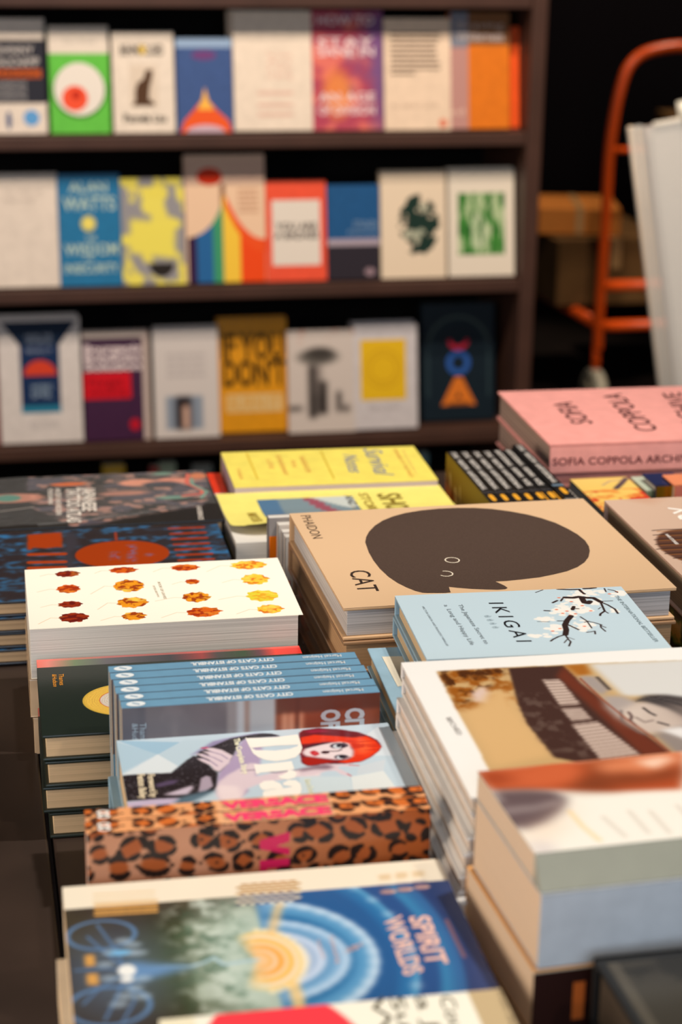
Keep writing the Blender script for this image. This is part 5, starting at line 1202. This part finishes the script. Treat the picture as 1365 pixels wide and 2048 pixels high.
# its near side slopes outwards: spine board set at an angle
SP = mat('spine_grey_green', (158, 156, 138), .5, .3, vary=.03)
b.mb.add([(0, -.0002, b.T), (b.L, -.0002, b.T), (b.L, -.0115, 0), (0, -.0115, 0), (0, 0, 0), (b.L, 0, 0)], [(0, 3, 2, 1), (0, 4, 3), (1, 2, 5), (3, 4, 5, 2)], SP)
r = b.done('book', 'thick book with an orange-brown picture, topmost and nearest at the right')
T2 = .0465
q = Book(Matrix.Translation((.0, -.0012, -(bT*0)-T2-.0006)) @ b.M, .17, Dp+.014, T2, kind='paper', cover=(196, 200, 204), pages=page_mat('page_edges_warm2', (224, 196, 166), .94), spine='-y')
q.M = q.M @ Matrix.Translation((.0, -.012, 0)); q.done('book', 'thick book with a blue-grey spine, second in the right foreground pile')
zt3 = bz-bT-T2-.0012
q = Book(flatM(p[0]-.003, p[1]+.004, zt3, yw+.2, Dp+.018, .040), .17, Dp+.018, .040, kind='paper', cover=(244, 180, 112), pages=page_mat('page_edges_warm', (216, 184, 152)), spine='+y')
q.poly([(0, 0), (.17, 0), (.17, .0385), (0, .0385)], (44, 22, 18), 'spine-y', px=False); q.poly([(.024, .006), (.031, .006), (.031, .030), (.024, .030)], (190, 96, 40), 'spine-y', px=False, lift=.0006)
q.done('book', 'cream-edged book with dark brown front and orange mark, third in the right foreground pile')
q2 = Book(flatM(p[0]-.003, p[1]+.004, zt3-.0404, yw, Dp+.018, .0445), .17, Dp+.018, .0445, kind='paper', cover=(44, 22, 18), pages=page_mat('page_edges_warm', (216, 184, 152)), spine='-y')
q2.done('book', 'dark brown spined book, fourth down in the right foreground pile')
q3 = Book(flatM(p[0]-.002, p[1]+.003, zt3-.0404-.0449, yw, Dp+.014, max(.01, zt3-.0404-.0449-TZ-.0004)), .17, Dp+.014, max(.01, zt3-.0404-.0449-TZ-.0004), kind='paper', cover=(40, 30, 26)); q3.done('book', 'book at the foot of the right foreground pile')

# black and grey boxy book, bottom right corner
kz = .858; pk = at(1165, 1877, kz); pk2 = at(1365, 1857, kz)
yk = math.degrees(math.atan2((pk2-pk)[1], (pk2-pk)[0]))
b = Book(flatM(pk[0]+.0, min(pk[1], .872), kz, yk, .13, .042), .17, .13, .042, cover=(30, 30, 30), pages=page_mat('page_edges_dim', (74, 62, 50), .8), board=.004)
A = Art(b, (58, 54, 47), .0012, box=(.005, 0, .17, .122)); n = A.noise((7, 6), 4, 3); A.mix(np.clip((n-.52)*6, 0, 1), (36, 34, 30), .8); A.mix((A.X < .011).astype(float), (84, 78, 68), .8)
A.add_to(b.mb, ARTG)
r = b.done('book', 'black-edged book with a mottled grey cover in the bottom right corner')
for i in range(2): dup(r, Matrix.Translation((.001, 0, -.0424*(i+1))) @ b.M, 'black-edged book, %s from the top in the bottom right corner' % ORD[i+1])
q = Book(Matrix.Translation((.001, 0, -(kz-.042-TZ)+.0003)) @ b.M, .17, .13, kz-.042*3-.0008-.0008-TZ-.0004, cover=(40, 34, 30)) if kz-.126-TZ > .012 else None
if q: q.done('book', 'dark book at the foot of the bottom right pile')

# ------------------------------------------------------------------ orange hand truck, cartons, sign
ORG = mat('orange_truck_paint', (232, 84, 12), .35, .5, vary=.04)
TY = 4.85
def tp(x, y, Y=TY): return Vector(aty(x, y, Y))
base = tp(1196, 655)
t = empty('hand_truck', 'orange tubular hand truck standing beside the bookshelf with cartons on it', 'hand truck', Matrix.Translation((base[0], base[1], 0)))
def loc(v): return (v[0]-base[0], v[1]-base[1], v[2])
pL = [tp(1196, 700), tp(1198, 640), tp(1207, 520), tp(1214, 400), tp(1219, 300), tp(1232, 215), tp(1243, 170), tp(1256, 135), tp(1280, 110), tp(1310, 99), tp(1345, 93), tp(1372, 92)]
xm = pL[-1][0]+.03
right = [Vector((2*xm-v[0], v[1], v[2])) for v in reversed(pL)]
path = pL+right
# round the corners
def smooth(P_, n=3):
    for _ in range(n):
        Q = [P_[0]]
        for a_, b2 in zip(P_[:-1], P_[1:]): Q += [a_*.75+b2*.25, a_*.25+b2*.75]
        P_ = Q+[P_[-1]]
    return P_
mb = MB(); mb.tube([loc(v) for v in smooth(path, 2)], .0145, ORG, 14); mb.build('handle_frame', t, True)
for y in (572, 652):
    mb = MB(); a_ = tp(1200, y); mb.tube([loc(a_), loc(Vector((2*xm-a_[0], a_[1], a_[2])))], .0145, ORG, 12); mb.build('crossbar', t, True)
mb = MB(); a_ = tp(1222, 300); mb.tube([loc(a_), loc(Vector((2*xm-a_[0], a_[1], a_[2])))], .008, ORG, 12); mb.build('crossbar', t, True)
# platform rails running back and left
a_ = tp(1197, 648); zr_ = a_[2]; e_ = Vector(at(1058, 572, zr_)); w_ = Vector((2*(xm-a_[0]), 0, 0))
for s in (0, 1):
    mb = MB(); mb.tube([loc(a_+w_*s), loc(e_+w_*s)], .016, ORG, 12); mb.build('platform_rail', t, True)
mb = MB(); mb.tube([loc(e_), loc(e_+w_)], .016, ORG, 12); mb.build('crossbar', t, True)
RB = mat('grey_rubber', (176, 168, 150), .6, .3); 
for s in (0, 1):
    c = a_+w_*s; mb = MB()
    n = 28; R = .075
    vs = []; 
    for k in range(n): 
        an = 2*math.pi*k/n
        for (rr, xx) in ((R*.62, -.014), (R*.9, -.018), (R, -.009), (R, .009), (R*.9, .018), (R*.62, .014)): vs.append((c[0]-base[0]+xx, c[1]-base[1]+rr*math.cos(an), R+rr*math.sin(an)))
    fs = [(k*6+j, ((k+1) % n)*6+j, ((k+1) % n)*6+(j+1) % 6, k*6+(j+1) % 6) for k in range(n) for j in range(6)]
    mb.add(vs, fs, RB); wh = mb.build('wheel', t, True)
    mb = MB(); mb.tube([(c[0]-base[0]-.02, c[1]-base[1], R), (c[0]-base[0]+.02, c[1]-base[1], R)], R*.6, mat('wheel_hub', (150, 140, 120), .4, .5), 20); mb.build('wheel_hub', t, True)
    mb = MB(); mb.tube([(c[0]-base[0], c[1]-base[1], R), (c[0]-base[0], c[1]-base[1], zr_)], .012, ORG, 10); mb.build('caster_fork', t, True)
CB = mat('brown_cardboard', (150, 98, 48), .8, .2, vary=.1, nscale=14); CB2 = mat('dim_cardboard', (104, 74, 42), .85, .15, vary=.15, nscale=14)  # dim copy carries the shade around the hand truck in its colour
def carton(name, x0, y0, z0, w, d, h, yaw, m, label, tape=(190, 150, 100)):
    r = empty(name, label, 'box', Matrix.Translation((x0, y0, z0)) @ Matrix.Rotation(math.radians(yaw), 4, 'Z'))
    mb = MB(); mb.box(0, 0, 0, w, d, h, m, .004); mb.build('box_body', r)
    mb = MB(); mb.box(w*.46, -.001, max(.004, h-.08), w*.54, d+.001, h+.001, mat('packing_tape', tape, .3, .5), 0); mb.build('tape', r)
    return r
ztop = zr_+.017
xl = aty(1070, 600, 5.2)[0]; zb_ = aty(1120, 462, 5.15)[2]
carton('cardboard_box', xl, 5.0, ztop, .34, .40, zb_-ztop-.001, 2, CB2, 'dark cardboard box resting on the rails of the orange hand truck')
carton('cardboard_box', xl-.035, 5.09, zb_+.0025, .23, .24, .075, -12, mat('lit_cardboard', (206, 124, 52), .8, .2, vary=.08), 'shallow orange-brown cardboard box lying on top of the dark carton, beside the hand truck')  # lit copy of the cardboard, lamplight put into its brighter colour
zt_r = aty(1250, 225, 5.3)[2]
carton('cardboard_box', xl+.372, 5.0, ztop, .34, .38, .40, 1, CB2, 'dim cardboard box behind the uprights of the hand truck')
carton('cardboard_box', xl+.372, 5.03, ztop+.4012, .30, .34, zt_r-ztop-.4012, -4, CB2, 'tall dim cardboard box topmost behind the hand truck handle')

# white printed sign in a clear holder, standing on the floor behind the table
SYY = 3.55
tl = Vector(aty(1262, 262, SYY)); bl = Vector(aty(1322, 785, SYY))
dirv = (tl-bl).normalized(); bl = bl-dirv*(bl[2]/dirv[2]); ang = math.atan2(dirv[0], dirv[2])
Ms = Matrix.Translation((bl[0], SYY, 0)) @ Matrix.Rotation(math.radians(-6), 4, 'Z') @ Matrix.Rotation(ang, 4, 'Y')
sg = empty('poster_stand', 'tilted white poster in a clear acrylic holder at the right edge', 'sign', Ms)
Hs = (tl[2])/math.cos(ang); ws = .46
off = .0
WH = mat('poster_paper', (232, 222, 214), .5, .3, vary=.03)
AC = bpy.data.materials.new('clear_acrylic'); AC.use_nodes = True; pa_ = AC.node_tree.nodes['Principled BSDF']
pa_.inputs['Base Color'].default_value = (.9, .88, .84, 1); pa_.inputs['Alpha'].default_value = .35; pa_.inputs['Roughness'].default_value = .08; pa_.inputs['Specular IOR Level'].default_value = .8
nz = AC.node_tree.nodes.new('ShaderNodeTexNoise'); nz.inputs['Scale'].default_value = 4; bp = AC.node_tree.nodes.new('ShaderNodeBump'); bp.inputs['Strength'].default_value = .1
AC.node_tree.links.new(nz.outputs['Fac'], bp.inputs['Height']); AC.node_tree.links.new(bp.outputs[0], pa_.inputs['Normal'])
mb = MB(); mb.box(.045, -.002, .12, ws, .002, Hs-.012, WH, .0005); mb.box(.030, .004, .12, ws, .006, Hs-.0, mat('poster_backing', (170, 150, 140), .5), .0005); mb.build('poster', sg)
mb = MB(); mb.box(.0, -.008, .1, .03, .010, Hs+.004, AC, .002); mb.box(.03, -.012, .1, ws+.02, -.009, Hs+.0, AC, .001); mb.build('clear_sleeve', sg)
mb = MB(); mb.tube([(.006, 0, .1), (.006, 0, Hs+.006)], .005, mat('holder_edge', (206, 180, 150), .3, .6), 10); mb.tube([(.022, .004, .1), (.022, .004, Hs)], .0035, mat('holder_edge', (206, 180, 150), .3, .6), 10); mb.tube([(.05, -.004, Hs+.0), (ws, -.004, Hs+.0)], .006, mat('holder_rail', (236, 226, 212), .3, .6), 10); mb.build('edge_rail', sg, True)
mb = MB(); mb.tube([(.115, .0, Hs-.01), (.115, .0, Hs+.035)], .014, mat('holder_knob', (226, 220, 204), .3, .6), 16); mb.build('knob', sg, True)
mb = MB(); mb.box(-.02, -.16, .004, ws+.04, .16, .02, mat('stand_base', (60, 56, 54), .4), .003); mb.box(ws*.4, -.02, .02, ws*.5, .02, .14, mat('stand_base', (60, 56, 54), .4), .002); mb.build('base', sg)
